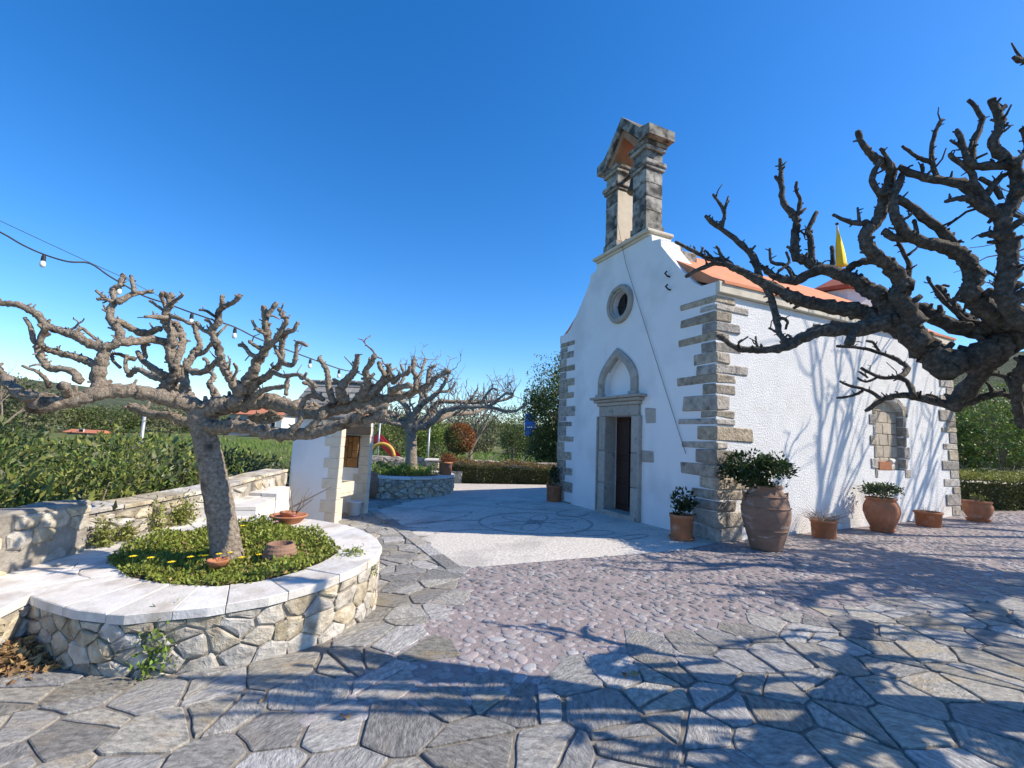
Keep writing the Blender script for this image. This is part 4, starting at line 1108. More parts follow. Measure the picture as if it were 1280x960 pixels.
# ---- the tree in the round planter (limbs follow the photograph; depth about 4.3 m)
tb = cap(283, 699); T0 = 4.35
t1 = thing('pollarded_tree', 'pollarded bare tree with thick pale trunk growing in the round white-topped planter', 'tree', (tb[0], tb[1], tb[2] - .04))
P, r_ = pxlimb([(284, 702), (280, 665), (272, 620), (264, 580), (257, 548), (252, 520), (250, 508)], [18, 16, 15, 14.2, 14, 15, 14], T0, T0)
trunk(t1, P, r_, 'bark')
T = True; U = False; a4 = T0
LT = [
 (T, [(252, 516), (232, 505), (210, 498), (180, 491), (160, 488), (135, 490), (105, 496), (75, 503), (47, 507)], (12, 9.5, 9.5), a4, 3.75),
 (U, [(66, 500), (40, 497), (18, 487), (4, 472), (-12, 452), (-40, 440)], (9, 5), 3.85, 4.2),
 (T, [(126, 491), (123, 470), (128, 450), (132, 435)], (10, 7), 4.0, 4.0),
 (U, [(132, 436), (112, 430), (95, 420), (80, 415), (60, 408), (48, 395), (38, 388), (20, 380), (0, 379), (-14, 371)], (7, 3.6), 4.0, 3.7),
 (U, [(132, 435), (148, 427), (150, 415), (140, 402), (138, 388), (143, 375), (141, 362), (150, 356), (155, 343)], (6.5, 3), 4.0, 4.1),
 (U, [(143, 378), (133, 374), (121, 374)], (3.2, 2.2), 4.05, 4.0), (U, [(132, 374), (120, 363)], (2.6, 2), 4.03, 4.0),
 (U, [(147, 378), (163, 369), (176, 366), (192, 364)], (5, 2), 4.05, 4.2), (U, [(168, 366), (166, 355), (164, 344)], (3.6, 2.6), 4.1, 4.1),
 (U, [(122, 456), (105, 450), (90, 445), (72, 441), (60, 437), (50, 431), (42, 425), (38, 409), (31, 397)], (6, 2.4), 4.0, 3.8),
 (U, [(46, 432), (49, 442), (56, 454), (63, 461), (80, 461), (94, 466), (97, 478)], (4.6, 5), 3.85, 3.9),
 (U, [(60, 420), (53, 410), (48, 405)], (4, 2.2), 3.85, 3.8), (U, [(58, 408), (50, 425), (52, 432)], (4, 4), 3.8, 3.8),
 (U, [(138, 400), (155, 404), (168, 413), (190, 419)], (4.6, 4.5), 4.1, 4.4), (U, [(150, 428), (170, 427), (190, 424), (212, 430)], (6, 5), 4.0, 4.4),
 (U, [(62, 484), (56, 473), (47, 465), (27, 457)], (3.8, 1.6), 3.8, 3.6), (U, [(84, 492), (82, 486), (78, 482)], (6, 6), 3.82, 3.7),
 (U, [(92, 418), (98, 412), (104, 411), (116, 421), (128, 428)], (2.4, 2.4), 3.9, 4.0), (U, [(150, 460), (140, 448), (143, 442), (158, 446), (170, 450)], (2.2, 3), 4.1, 4.2),
 (U, [(158, 443), (157, 457), (159, 466)], (2.6, 2.6), 4.1, 4.1),
 (T, [(196, 496), (206, 486), (217, 474), (219, 463), (215, 450), (213, 435), (216, 420), (208, 405), (208, 390), (212, 378), (205, 366)], (9, 7, 6, 3), a4, 4.3),
 (U, [(212, 398), (196, 396), (181, 396)], (4.2, 2.2), 4.3, 4.1), (U, [(212, 394), (228, 400), (241, 406)], (3.6, 2), 4.3, 4.2), (U, [(212, 381), (222, 374), (229, 368)], (3, 2), 4.3, 4.2),
 (U, [(206, 389), (196, 382), (187, 376)], (2.4, 1.8), 4.3, 4.3), (U, [(208, 386), (202, 372), (203, 366)], (3, 2.2), 4.3, 4.2), (U, [(214, 384), (216, 374), (213, 366)], (3, 2.2), 4.3, 4.35),
 (U, [(216, 462), (224, 445), (228, 430), (226, 415), (219, 404)], (5.5, 4.5), 4.3, 4.5), (U, [(208, 470), (195, 462), (180, 452), (172, 440)], (5, 3), 4.3, 4.5), (U, [(200, 410), (188, 416), (180, 430), (182, 446)], (4.5, 3), 4.3, 4.4),
 (T, [(226, 500), (232, 482), (230, 464), (238, 450), (243, 440), (250, 432), (246, 418), (244, 404)], (7, 5, 3), a4, 4.5),
 (U, [(244, 444), (256, 440), (262, 432), (266, 428)], (3.5, 2), 4.45, 4.4), (U, [(234, 462), (250, 466), (262, 460), (272, 450), (280, 445)], (5, 2.6), 4.4, 4.2), (U, [(262, 460), (258, 450), (254, 448)], (2.8, 2), 4.3, 4.3), (U, [(270, 455), (282, 462), (284, 468)], (3, 2), 4.25, 4.2),
 (T, [(300, 490), (292, 480), (284, 466), (277, 452), (273, 437), (268, 422), (265, 412), (273, 403), (273, 390), (281, 383), (292, 378), (300, 369)], (7, 5.5, 4.5, 3), 4.3, 4.1),
 (U, [(280, 384), (278, 376), (278, 369)], (3.6, 2.8), 4.1, 4.1), (U, [(267, 418), (253, 412), (246, 402)], (3.8, 2), 4.2, 4.2), (U, [(271, 397), (259, 389), (249, 387)], (2.6, 1.8), 4.15, 4.1), (U, [(266, 410), (262, 402), (256, 400)], (2.6, 2), 4.2, 4.2), (U, [(290, 476), (296, 462), (292, 454)], (2.4, 1.6), 4.2, 4.1),
 (T, [(292, 505), (302, 488), (311, 474), (318, 460), (325, 446), (335, 431), (334, 416), (331, 398), (330, 383)], (9, 6.5, 4), 4.2, 3.9),
 (U, [(333, 396), (340, 386), (346, 378)], (3.6, 2.8), 3.9, 3.9), (U, [(335, 432), (345, 425), (352, 412), (358, 402), (353, 392), (348, 386)], (4.6, 2.6), 3.95, 3.8), (U, [(355, 416), (367, 413), (372, 402)], (3.6, 2.4), 3.85, 3.8), (U, [(352, 396), (361, 397)], (2.4, 1.8), 3.8, 3.8), (U, [(350, 394), (353, 388)], (2.2, 1.8), 3.8, 3.8),
 (U, [(322, 448), (312, 441), (305, 433), (298, 432)], (4, 2), 4.0, 4.0), (U, [(308, 436), (303, 428)], (2, 1.5), 4.0, 4.0), (U, [(333, 418), (322, 412), (315, 400)], (3.2, 2), 3.95, 3.9), (U, [(326, 436), (316, 430), (311, 426)], (3.2, 1.8), 4.0, 3.9),
 (T, [(312, 490), (322, 478), (335, 470), (346, 460), (352, 448), (352, 432), (356, 420), (362, 412)], (6.5, 4.6, 3), 4.2, 3.9),
 (U, [(352, 454), (366, 456), (370, 442), (372, 428), (384, 432)], (4, 2.2), 3.95, 3.8), (U, [(340, 465), (355, 470), (370, 468), (384, 474), (395, 484)], (3.6, 2.4), 4.0, 3.8), (U, [(372, 467), (378, 474), (383, 466)], (2.2, 1.6), 3.9, 3.8), (U, [(360, 470), (358, 482), (358, 494)], (2.8, 3), 3.95, 3.95), (U, [(352, 450), (346, 440), (342, 430)], (2.8, 2), 3.95, 4.0),
 (U, [(315, 500), (326, 490), (340, 485), (352, 484), (360, 482)], (4.5, 3), 4.2, 4.0),
 (T, [(254, 517), (275, 508), (295, 505), (312, 503), (330, 500), (350, 505), (375, 512), (400, 516), (420, 511), (445, 506), (470, 502), (490, 497), (510, 493), (530, 484), (545, 472), (562, 463)], (14, 11.5, 10, 9, 5, 2.6), a4, 4.0),
 (U, [(418, 507), (411, 484), (409, 466), (404, 455), (398, 447)], (5, 2.8), 4.1, 4.0), (U, [(430, 503), (426, 486), (435, 474), (442, 465), (446, 452), (447, 443)], (9, 5, 3.2), 4.1, 3.9), (U, [(446, 502), (456, 488), (460, 475), (457, 465), (465, 451), (469, 444)], (9, 5, 3.2), 4.1, 3.9),
 (U, [(455, 498), (475, 481), (486, 473), (491, 470)], (8, 3), 4.1, 4.0), (U, [(395, 498), (388, 482), (378, 478)], (3.5, 2), 4.1, 4.0), (U, [(470, 492), (478, 476), (486, 464), (484, 456)], (6, 3), 4.1, 4.0), (U, [(482, 470), (475, 458), (474, 452)], (4, 3), 4.0, 4.0), (U, [(486, 490), (500, 484), (515, 482)], (6, 3), 4.05, 3.9), (U, [(490, 478), (500, 470), (510, 466), (512, 458)], (4, 2.4), 4.05, 3.9), (U, [(430, 486), (424, 478), (416, 474)], (3, 1.8), 4, 4), (U, [(375, 510), (382, 498), (392, 494), (405, 500)], (4, 3), 4.1, 4.1), (U, [(520, 487), (520, 472), (516, 462), (518, 448)], (4.5, 2.4), 4.0, 4.0), (U, [(535, 480), (536, 464), (545, 456)], (3.6, 2), 4.0, 4.0), (U, [(545, 472), (552, 470), (560, 474)], (2.6, 2), 4.0, 4.0),
 (T, [(262, 532), (276, 535), (290, 532), (310, 535), (335, 540), (360, 543), (385, 542), (410, 536), (435, 530), (460, 525), (482, 516)], (9, 9.5, 8.5, 5), 4.3, 3.9),
 (U, [(366, 538), (374, 528), (378, 516)], (4.6, 3.2), 4.0, 4.0), (U, [(384, 538), (396, 526), (406, 516)], (5, 4), 4.0, 4.0), (U, [(440, 527), (456, 514), (470, 512), (485, 505)], (6, 3), 3.9, 3.9), (U, [(378, 520), (370, 514), (376, 522)], (2.4, 2), 4.0, 4.0), (U, [(425, 530), (440, 520), (450, 518), (462, 508)], (4.6, 3), 3.9, 3.9), (U, [(310, 528), (318, 522), (330, 520), (345, 515)], (5.5, 4), 4.5, 4.4), (U, [(318, 526), (330, 527), (345, 524), (352, 521)], (5, 3), 4.5, 4.4),
 (T, [(248, 530), (232, 528), (215, 520), (195, 518), (178, 514), (165, 508)], (6, 5.5, 5), 4.45, 4.7),
 (T, [(246, 516), (240, 500), (222, 486), (204, 474), (190, 470), (172, 462), (160, 470)], (8, 5, 3.4), 4.6, 5.2),
 (T, [(262, 516), (272, 498), (262, 480), (268, 470), (258, 462)], (7, 4, 2.6), 4.7, 5.2),
]
px_tree(t1, LT, 'bark', 1.6, .18, .16, thin=.88)

P, r_ = pxlimb([(52, 506.5), (44, 507.5), (42, 508)], [10, 10.3, 9.4], 3.77, 3.73)
b = MB(); b.tube(P - np.array(t1.location), r_, 16); b.build('cut_face', 'cut', t1)
# ---- the tree in the shaded planter
D0 = 13.28
tb = np.array([atY(513, 597, D0)[0], c2[1], .33])
pb = proj(tb)
t2 = thing('pollarded_tree', 'slim trunked pollarded bare tree growing in the shaded round planter', 'tree', tuple(tb))
P, r_ = pxlimb([pb, (pb[0] + 1, 575), (514, 550), (513, 538), (512, 530)], [8.5, 7, 6.5, 6.8, 7], D0, D0)
trunk(t2, P, r_, 'bark')
LM = [
 (T, [(513, 534), (530, 533), (541, 527), (550, 517), (560, 512), (580, 509), (610, 509), (632, 514), (646, 513), (658, 504)], (6, 3.4, 1.6), D0, 12.2),
 (U, [(610, 509), (622, 500), (632, 492), (640, 492)], (2.6, 1.4), 12.6, 12.3), (U, [(600, 509), (606, 496), (615, 486), (622, 488)], (2.4, 1.3), 12.7, 12.6), (U, [(580, 509), (590, 497), (598, 484)], (2.4, 1.3), 12.8, 12.8),
 (T, [(515, 532), (535, 520), (548, 503), (562, 502), (590, 503), (612, 502), (630, 500), (642, 494)], (5, 3, 1.6), D0, 13.4),
 (T, [(511, 534), (498, 530), (484, 526), (474, 519), (462, 522)], (5.5, 3.6, 2.4), D0, 12.6),
 (T, [(513, 531), (520, 514), (535, 500), (548, 490), (556, 478), (562, 464)], (5.5, 3.6, 1.8), D0, 12.8), (U, [(535, 500), (530, 486), (540, 474), (534, 462)], (3, 1.5), D0, 13), (U, [(548, 490), (562, 488), (570, 478)], (2.6, 1.4), 13, 13),
 (T, [(511, 530), (510, 512), (500, 500), (498, 486), (505, 470), (501, 456)], (5.5, 3, 1.8), D0, 13.6), (U, [(500, 500), (488, 490), (484, 478)], (2.6, 1.6), 13.4, 13.4),
 (T, [(514, 530), (525, 508), (526, 492), (522, 478), (528, 462), (532, 448)], (5, 3, 1.6), D0, 14.2), (U, [(526, 492), (540, 484), (545, 470)], (2.4, 1.4), 14, 14),
 (T, [(513, 533), (496, 522), (480, 512), (466, 508), (450, 512)], (5, 3, 2), D0, 14.5),
 (T, [(516, 534), (545, 524), (566, 518), (590, 516), (606, 510)], (5, 2.4), D0, 14.8),
]
px_tree(t2, LM, 'bark', .45, 2.2, .7, .014, thin=.8)

# ---- the shade-darkened tree reaching in from the right (depth about 3 m), trunk beside the visitor
def q4(*p): return sc(p, 820, 100, .4377)
TR = np.array([4.45, 2.75]); tz = gz(*TR)
t3 = thing('pollarded_tree', 'large dark gnarled pollarded tree reaching in front of the sunlit chapel wall', 'tree', (TR[0], TR[1], tz))
trunk(t3, [(TR[0] + .05, TR[1], tz - .1), (TR[0] + .02, TR[1], tz + .5), (TR[0] - .03, TR[1] + .02, tz + 1.2), (TR[0], TR[1], tz + 1.75), (TR[0] - .02, TR[1], tz + 1.95)], [.23, .18, .165, .175, .19], 'bark_shaded')
k_ = .4377
LR = [
 (T, [(1560, 440), (1420, 420), (1330, 410)] + q4((1100, 715), (1030, 735), (950, 770), (870, 800), (815, 826)), (26, 22, 20, 19), 2.75, 2.95),
 (U, q4((830, 815), (780, 775), (735, 730), (690, 700), (640, 680), (580, 660), (500, 650), (420, 630), (350, 600), (290, 570), (230, 540), (180, 522), (120, 542), (84, 562)), (21, 19, 14, 10, 8, 4.5, 2.4), 2.95, 3.5),
 (U, q4((225, 540), (190, 515), (150, 510), (110, 490), (55, 462)), (6, 2.4), 3.4, 3.6), (U, q4((125, 500), (135, 478)), (2.6, 1.8), 3.5, 3.5), (U, q4((190, 515), (178, 484), (172, 474)), (3, 1.8), 3.4, 3.4), (U, q4((160, 508), (140, 486)), (2.4, 1.6), 3.45, 3.5),
 (U, q4((295, 565), (275, 505), (235, 462), (185, 425), (140, 388)), (6.5, 2.8), 3.35, 3.5), (U, q4((185, 425), (196, 380), (178, 348), (163, 326)), (3.8, 2.4), 3.45, 3.5), (U, q4((194, 378), (206, 336)), (2.8, 2), 3.45, 3.5),
 (U, q4((300, 572), (328, 618), (345, 690), (358, 735), (395, 752)), (5.5, 4.5), 3.35, 3.2), (U, q4((345, 690), (360, 680), (375, 690), (370, 712)), (3, 2), 3.3, 3.3), (U, q4((345, 720), (322, 708)), (2.4, 1.6), 3.3, 3.3),
 (U, q4((650, 690), (570, 712), (480, 715), (410, 740), (360, 765), (290, 771), (230, 765), (176, 728)), (14, 8, 3), 3.0, 3.1), (U, q4((480, 715), (462, 702), (450, 705)), (4, 2), 3.05, 3.05), (U, q4((565, 715), (548, 755)), (7, 6), 3.0, 2.95), (U, q4((500, 690), (540, 700)), (3, 3), 3, 3),
 (T, q4((760, 760), (700, 700), (640, 625), (590, 585), (540, 562), (470, 540), (400, 572), (340, 562), (300, 530)), (17, 12, 8, 4), 2.95, 3.4),
 (U, q4((460, 540), (432, 520), (398, 500), (398, 440), (400, 395), (365, 352), (358, 300), (355, 225)), (8, 6.5, 3), 3.3, 3.4), (U, q4((360, 315), (352, 292), (340, 274)), (3.2, 2.2), 3.4, 3.4), (U, q4((402, 392), (412, 345), (402, 320), (402, 290)), (3.6, 2), 3.35, 3.3), (U, q4((445, 520), (440, 450), (432, 432), (460, 376)), (6, 3), 3.3, 3.3), (U, q4((412, 380), (428, 366)), (3, 2), 3.3, 3.3),
 (U, q4((400, 570), (370, 530), (330, 520), (325, 480)), (4, 1.8), 3.35, 3.3), (U, q4((350, 545), (380, 520), (372, 490)), (3, 2), 3.3, 3.3), (U, q4((500, 550), (505, 510), (500, 475)), (4, 3), 3.3, 3.3), (U, q4((540, 562), (560, 530), (600, 520), (640, 510)), (6, 6), 3.2, 3.1),
 (T, q4((745, 700), (700, 620), (705, 585), (670, 535), (620, 500), (600, 445), (638, 392), (655, 330), (672, 262), (640, 230), (600, 200), (575, 145)), (16, 12, 9.5, 8, 3.4), 2.95, 2.75), (U, q4((605, 405), (560, 408), (505, 385)), (5.4, 2.6), 2.85, 2.85), (U, q4((580, 402), (576, 364)), (2.8, 2), 2.85, 2.85), (U, q4((640, 232), (618, 285), (636, 322), (655, 330)), (5, 4.5), 2.75, 2.8), (U, q4((672, 256), (662, 225), (640, 195)), (4, 2.6), 2.75, 2.75), (U, q4((655, 330), (690, 310), (700, 268)), (4.5, 4), 2.8, 2.8), (U, q4((720, 590), (722, 525), (700, 480), (690, 462)), (4.6, 2.4), 2.95, 2.95), (U, q4((720, 500), (745, 480)), (2.6, 1.6), 2.95, 2.95),
 (T, q4((1010, 690), (930, 650), (900, 610), (905, 550), (870, 500), (810, 472), (740, 452), (690, 405), (678, 345), (700, 275)), (17, 14, 11, 8, 5), 2.8, 2.75), (U, q4((690, 335), (740, 370), (790, 410), (850, 470), (888, 515)), (6.5, 9), 2.75, 2.8), (U, q4((745, 445), (740, 410), (735, 400)), (4, 2.4), 2.8, 2.8), (U, q4((650, 430), (680, 450), (740, 455)), (6, 7), 2.8, 2.8),
 (U, q4((690, 248), (740, 270), (800, 284), (870, 298), (925, 330)), (5, 8.5), 2.75, 2.65), (U, q4((805, 284), (786, 215), (798, 150), (817, 112)), (4.6, 2.4), 2.7, 2.7), (U, q4((786, 235), (745, 218), (702, 188)), (4.4, 2.4), 2.7, 2.7), (U, q4((760, 240), (762, 262)), (3, 3), 2.7, 2.7),
 (U, q4((900, 560), (930, 540), (975, 565)), (3, 2), 2.8, 2.8), (U, q4((880, 590), (850, 640), (880, 680), (925, 690)), (3.6, 2), 2.9, 2.9), (U, q4((840, 650), (790, 590), (775, 560)), (3.4, 1.6), 2.95, 2.95),
 (T, [(1500, 420), (1360, 405)] + q4((1060, 690), (1000, 620), (1008, 520), (1000, 450), (990, 400), (1030, 320), (1022, 245), (965, 190), (982, 120), (958, 56)), (17, 15, 13, 11, 8, 5.5), 2.7, 2.5), (U, q4((978, 92), (998, 74)), (5, 4.2), 2.5, 2.5), (U, q4((1020, 240), (950, 245), (900, 240), (880, 195), (858, 140)), (8, 6, 2.6), 2.55, 2.6), (U, q4((900, 240), (905, 180), (932, 112), (893, 56)), (6.5, 5, 3.4), 2.6, 2.6), (U, q4((880, 195), (840, 172)), (4, 2), 2.6, 2.6), (U, q4((1005, 455), (960, 440), (925, 445)), (9, 2.6), 2.6, 2.6), (U, q4((990, 395), (930, 360), (880, 338), (825, 347)), (11, 2.2), 2.6, 2.6), (U, q4((950, 360), (910, 300), (900, 262), (850, 225), (838, 210)), (8, 2.4), 2.6, 2.6), (U, q4((940, 330), (980, 280), (1000, 270)), (6, 3), 2.6, 2.6), (U, q4((925, 280), (960, 300), (985, 340)), (4, 4), 2.6, 2.6), (U, q4((840, 345), (838, 325)), (2.2, 1.4), 2.6, 2.6), (U, q4((1030, 320), (1080, 300), (1120, 240)), (9, 5), 2.5, 2.4), (U, q4((1020, 240), (1060, 200), (1050, 150), (1040, 140)), (6, 3), 2.5, 2.5),
 (T, [(1480, 430), (1340, 410)] + q4((1060, 740), (960, 800), (905, 860), (850, 932)), (15, 14, 12.5), 2.9, 3.5), (U, q4((850, 932), (770, 912), (700, 900), (650, 912), (598, 946)), (7.5, 2.4), 3.5, 3.9), (U, q4((735, 905), (725, 870), (690, 850), (640, 850), (585, 822)), (5, 2.2), 3.6, 3.9), (U, q4((690, 850), (720, 825), (690, 800), (640, 780), (585, 765), (515, 760)), (4.6, 2), 3.6, 3.9), (U, q4((640, 908), (600, 885), (550, 872), (525, 860)), (3.6, 1.8), 3.75, 3.9), (U, q4((590, 888), (560, 902), (515, 908)), (2.6, 1.6), 3.8, 3.9), (U, q4((640, 845), (600, 862), (575, 850)), (2.4, 1.4), 3.8, 3.9), (U, q4((605, 850), (578, 832)), (2, 1.3), 3.9, 3.9), (U, q4((640, 782), (620, 750), (600, 745)), (3, 1.6), 3.8, 3.8), (U, q4((560, 762), (570, 735)), (2.4, 1.4), 3.9, 3.9),
 (U, q4((852, 930), (900, 920), (970, 895), (1040, 915), (1100, 960)), (7, 4), 3.5, 3.3), (U, q4((960, 898), (950, 870), (925, 850)), (3, 1.8), 3.4, 3.4), (U, q4((820, 925), (800, 905), (772, 898)), (2.6, 1.6), 3.5, 3.5),
 (T, [(1480, 440), (1340, 430)] + q4((1075, 800), (1035, 850), (1030, 920), (1045, 990)), (14, 12, 9, 5), 3.0, 3.3), (U, q4((1030, 900), (1000, 850), (960, 840), (930, 835)), (5, 2), 3.2, 3.3),
 (T, [(1700, 430), (1640, 250), (1500, 130), (1380, 90), (1300, 80), (1267, 72)], (16, 8, 3.0), 2.5, 2.3),
 (T, q4((1000, 700), (960, 715), (880, 712), (800, 680), (745, 650)), (15, 10), 2.85, 3.1), (U, q4((960, 720), (900, 690), (850, 650), (800, 590)), (9, 6), 2.9, 3.1),
]
px_tree(t3, LR, 'bark_shaded', 1.8, .14, .15, thin=.77)
def blind_limbs(root, top, specs, m, nmb=4):
    """limbs on the side turned away from the picture"""
    base = np.array(root.location)
    for (az, L, rise, r) in specs:
        mb = MB(); d = np.array([math.cos(az), math.sin(az), 0]); n = 7; P = [np.array(top, float)]
        for i in range(n):
            dd = d + nrg.normal(size=3) * .28; dd[2] = rise * rng.uniform(.2, 1.8); P.append(P[-1] + dd / np.linalg.norm(dd) * L / n)
        rad = np.linspace(r, r * .45, n + 1); limb_geo(mb, P, rad, stubs=.3, cutend=True)
        for i in range(1, n + 1):
            for _ in range(nmb if i > 1 else 1): sprig(mb, P[i], d * .5 + nrg.normal(size=3) * .8 + np.array([0, 0, .5]), rad[i] * .55, rng.uniform(.5, 1.0), 0)
        mb.V = [tuple(np.array(v) - base) for v in mb.V]; mb.build('limb', m, root, smooth=True)
blind_limbs(t3, (TR[0], TR[1], tz + 1.9), [(-.5, 2.4, .25, .10), (-1.5, 2.6, .25, .10), (-2.45, 2.8, .25, .10), (.35, 2.4, .3, .10)], 'bark_shaded', 1)
# ---- its neighbour out of view on the right, whose shade falls on the cobbles and the wall
T4 = (9.15, 5.55, gz(9.15, 5.55))
t4 = thing('pollarded_tree', 'pollarded tree standing further along the cobbles, east of the gnarled one', 'tree', T4)
trunk(t4, [(T4[0], T4[1], T4[2] - .1), (T4[0], T4[1], T4[2] + 1.0), (T4[0] - .05, T4[1], T4[2] + 2.9)], [.24, .18, .2], 'bark_shaded')
blind_limbs(t4, (T4[0], T4[1], T4[2] + 2.8), [(k * math.pi * 2 / 7 + .2, 2.4, .75, .10) for k in range(7)], 'bark_shaded', 3)

# ================================================================== VEGETATION
def in_poly_pts(poly, n):
    P = np.array(poly); lo, hi = P.min(0), P.max(0); out = []
    while len(out) < n:
        x, y = rng.uniform(lo[0], hi[0]), rng.uniform(lo[1], hi[1])
        if inside(poly, x, y): out.append((x, y))
    return np.array(out)
UP = np.array([0, 0, 1.0])
# ground cover below the first tree
Q = in_poly_pts(soil, 15000)
hump = lambda x, y: .03 + .055 * (math.sin(x * 5.1 + 1) * math.sin(y * 4.3) + 1) / 2 + .05 * (math.sin(x * 11 + y * 7) + 1) / 2
Z = np.array([capz(x, y) - .03 + hump(x, y) * rng.random() ** .5 * (1.1 if y > 4.6 else .75) for x, y in Q])
gc = leaves('ground_cover', np.column_stack([Q, Z]), nrg.uniform(.02, .045, len(Q)), 'leaf_cover', wid=.6, out=UP * .6)
tag(gc, 'low green ground cover filling the soil of the white-topped planter', 'ground cover', kind='stuff')
Q = in_poly_pts(soil, 1300); Z = np.array([capz(x, y) - .02 + .05 * rng.random() for x, y in Q])
dl = leaves('dry_leaves', np.column_stack([Q, Z]), nrg.uniform(.02, .05, len(Q)), 'dry', wid=.7, flat=.6)
tag(dl, 'scattered dry leaves among the ground cover of the white-topped planter', 'dry leaves', kind='stuff')
def flower(name, P, m, label, group, r=.022, petals=9, h=.12):
    o = thing(name, label, 'flower', tuple(P), rng.uniform(0, 6), group)
    b = MB(); b.tube([(0, 0, -h), (0, 0, 0)], .002, 4); b.build('stem', 'leaf_bright', o)
    V = []; Fc = []
    for k in range(petals):
        a = 2 * math.pi * k / petals; w = .32; i = len(V)
        V += [(0, 0, 0), (r * .6 * math.cos(a - w), r * .6 * math.sin(a - w), .006), (r * math.cos(a), r * math.sin(a), .002), (r * .6 * math.cos(a + w), r * .6 * math.sin(a + w), .006)]; Fc.append((i, i + 1, i + 2, i + 3))
    mk('petals', V, Fc, m, o)
    mk('disc', *lathe([(0, .0), (r * .3, .003), (r * .22, .009), (0, .011)], 8), m, o)
for (x, y) in [(153, 697), (172, 702), (201, 701), (250, 706), (254, 713), (249, 713), (272, 711), (286, 709), (303, 663), (302, 672), (346, 703), (164, 714), (186, 716), (212, 722), (236, 715), (300, 716), (322, 712)]:
    c = cap(x, y); flower('yellow_flower', (c[0], c[1], capz(c[0], c[1]) + .12), 'yellow', 'small yellow flower standing in the planter ground cover', 'yellow flowers in the planter', rng.uniform(.026, .034))
for (x, y) in [(343, 657), (351, 659), (366, 651), (347, 660), (372, 652)]:
    c = cap(x, y); flower('pink_flower', (c[0], c[1] - .1, capz(c[0], c[1]) + .08), 'pinkp', 'small pink flower at the planter edge beside the terracotta bowl', 'pink flowers by the bowl', .024, 7)
# pots lying in and on the planter
c = cap(345, 702)
pt = thing('ribbed_pot', 'half sunk ribbed clay pot in the planter beside the tree trunk', 'pot', (c[0], c[1] + .06, c[2] - .05))
prof = [(.09, 0)] + [(.11 + .028 * math.sin(math.pi * (k + 1) / 12) + (.004 if k % 2 else 0), .015 + .016 * k) for k in range(11)] + [(.112, .195), (.10, .195), (.085, .10), (0, .10)]
mk('body', *lathe(prof, 24), 'pithos', pt, smooth=False)
c = cap(271, 713)
ld = thing('clay_dish', 'small round terracotta dish sunk among the yellow flowers', 'dish', (c[0], c[1], c[2] + .03))
mk('body', *lathe([(.06, 0), (.075, .035), (.085, .05), (.085, .06), (.07, .058), (.05, .03), (0, .03)], 20), 'terracotta', ld, smooth=True)
c = cap(355, 656)
bw = thing('terracotta_bowl', 'wide shallow terracotta bowl with bare twigs on the planter slabs', 'bowl', (c[0], c[1] + .1, capz(c[0], c[1] + .1)))
mk('dish', *lathe([(.12, 0), (.15, .02), (.20, .075), (.21, .08), (.21, .095), (.19, .095), (.14, .05), (0, .05)], 28), 'terracotta', bw, smooth=True)
mk('inner_pot', *lathe([(.07, .05), (.10, .12), (.105, .13), (.085, .13), (.07, .09), (0, .09)], 20), 'terracotta', bw, smooth=True)
b = MB()
for k in range(7):
    d = np.array([rng.uniform(-.3, 1.0), rng.uniform(-.3, .3), rng.uniform(.5, 1)]); d /= np.linalg.norm(d); L = rng.uniform(.2, .42); p = np.array([.06, 0, .08]); pp = [p, p + d * L * .5 + nrg.normal(size=3) * .02, p + d * L]
    b.tube(pp, [.007, .005, .003], 5); b.tube([pp[1], pp[1] + d * L * .3 + nrg.normal(size=3) * .07], [.004, .002], 4)
b.build('twigs', 'twig', bw)
# weeds on the walls
def weed(px, py, base, h, r, n, m, label, group=None, sz=.05, grp=None):
    o = thing('weed', label, 'weed', tuple(base), 0, group)
    P = nrg.normal(size=(n, 3)) * np.array([r, r, h * .35]) + np.array([0, 0, h * .45]); P[:, 2] = np.abs(P[:, 2])
    leaves('foliage', P, nrg.uniform(.6, 1.2, n) * sz, m, o, wid=.5, out=UP * .5)
    b = MB()
    for k in range(7): b.tube([(0, 0, -.02), (rng.gauss(0, r * .5), rng.gauss(0, r * .5), h * .5), (rng.gauss(0, r), rng.gauss(0, r), h * .9)], [.004, .003, .002], 4)
    b.build('stems', 'leaf_bright', o)
c = g(203, 836); weed(0, 0, (c[0], c[1] - .05, c[2] + .01), .26, .06, 520, 'leaf_bright', 'leafy green weed growing at the foot of the curved planter wall', sz=.045)
for (x, y, yy, h) in ((122, 684, 0, .25), (152, 676, 0, .16), (190, 664, 0, .3), (228, 655, 0, .3), (217, 657, 0, .22)):
    c = cap(x, y); weed(0, 0, (c[0] + .04, c[1], c[2]), h, .055, 260, 'leaf_weed', 'yellowish weed growing against the sunlit boundary wall', 'weeds along the boundary wall', .045)
c = cap(446, 692); weed(0, 0, (c[0] - .03, c[1], c[2] - .02), .06, .06, 160, 'leaf_cover', 'creeping green sprig on the planter slabs', sz=.03)
c = g(466, 715, .2); weed(0, 0, (-1.2, 4.35, .2), .10, .03, 90, 'leaf_cover', 'tiny green sprig hanging on the planter side', sz=.03)
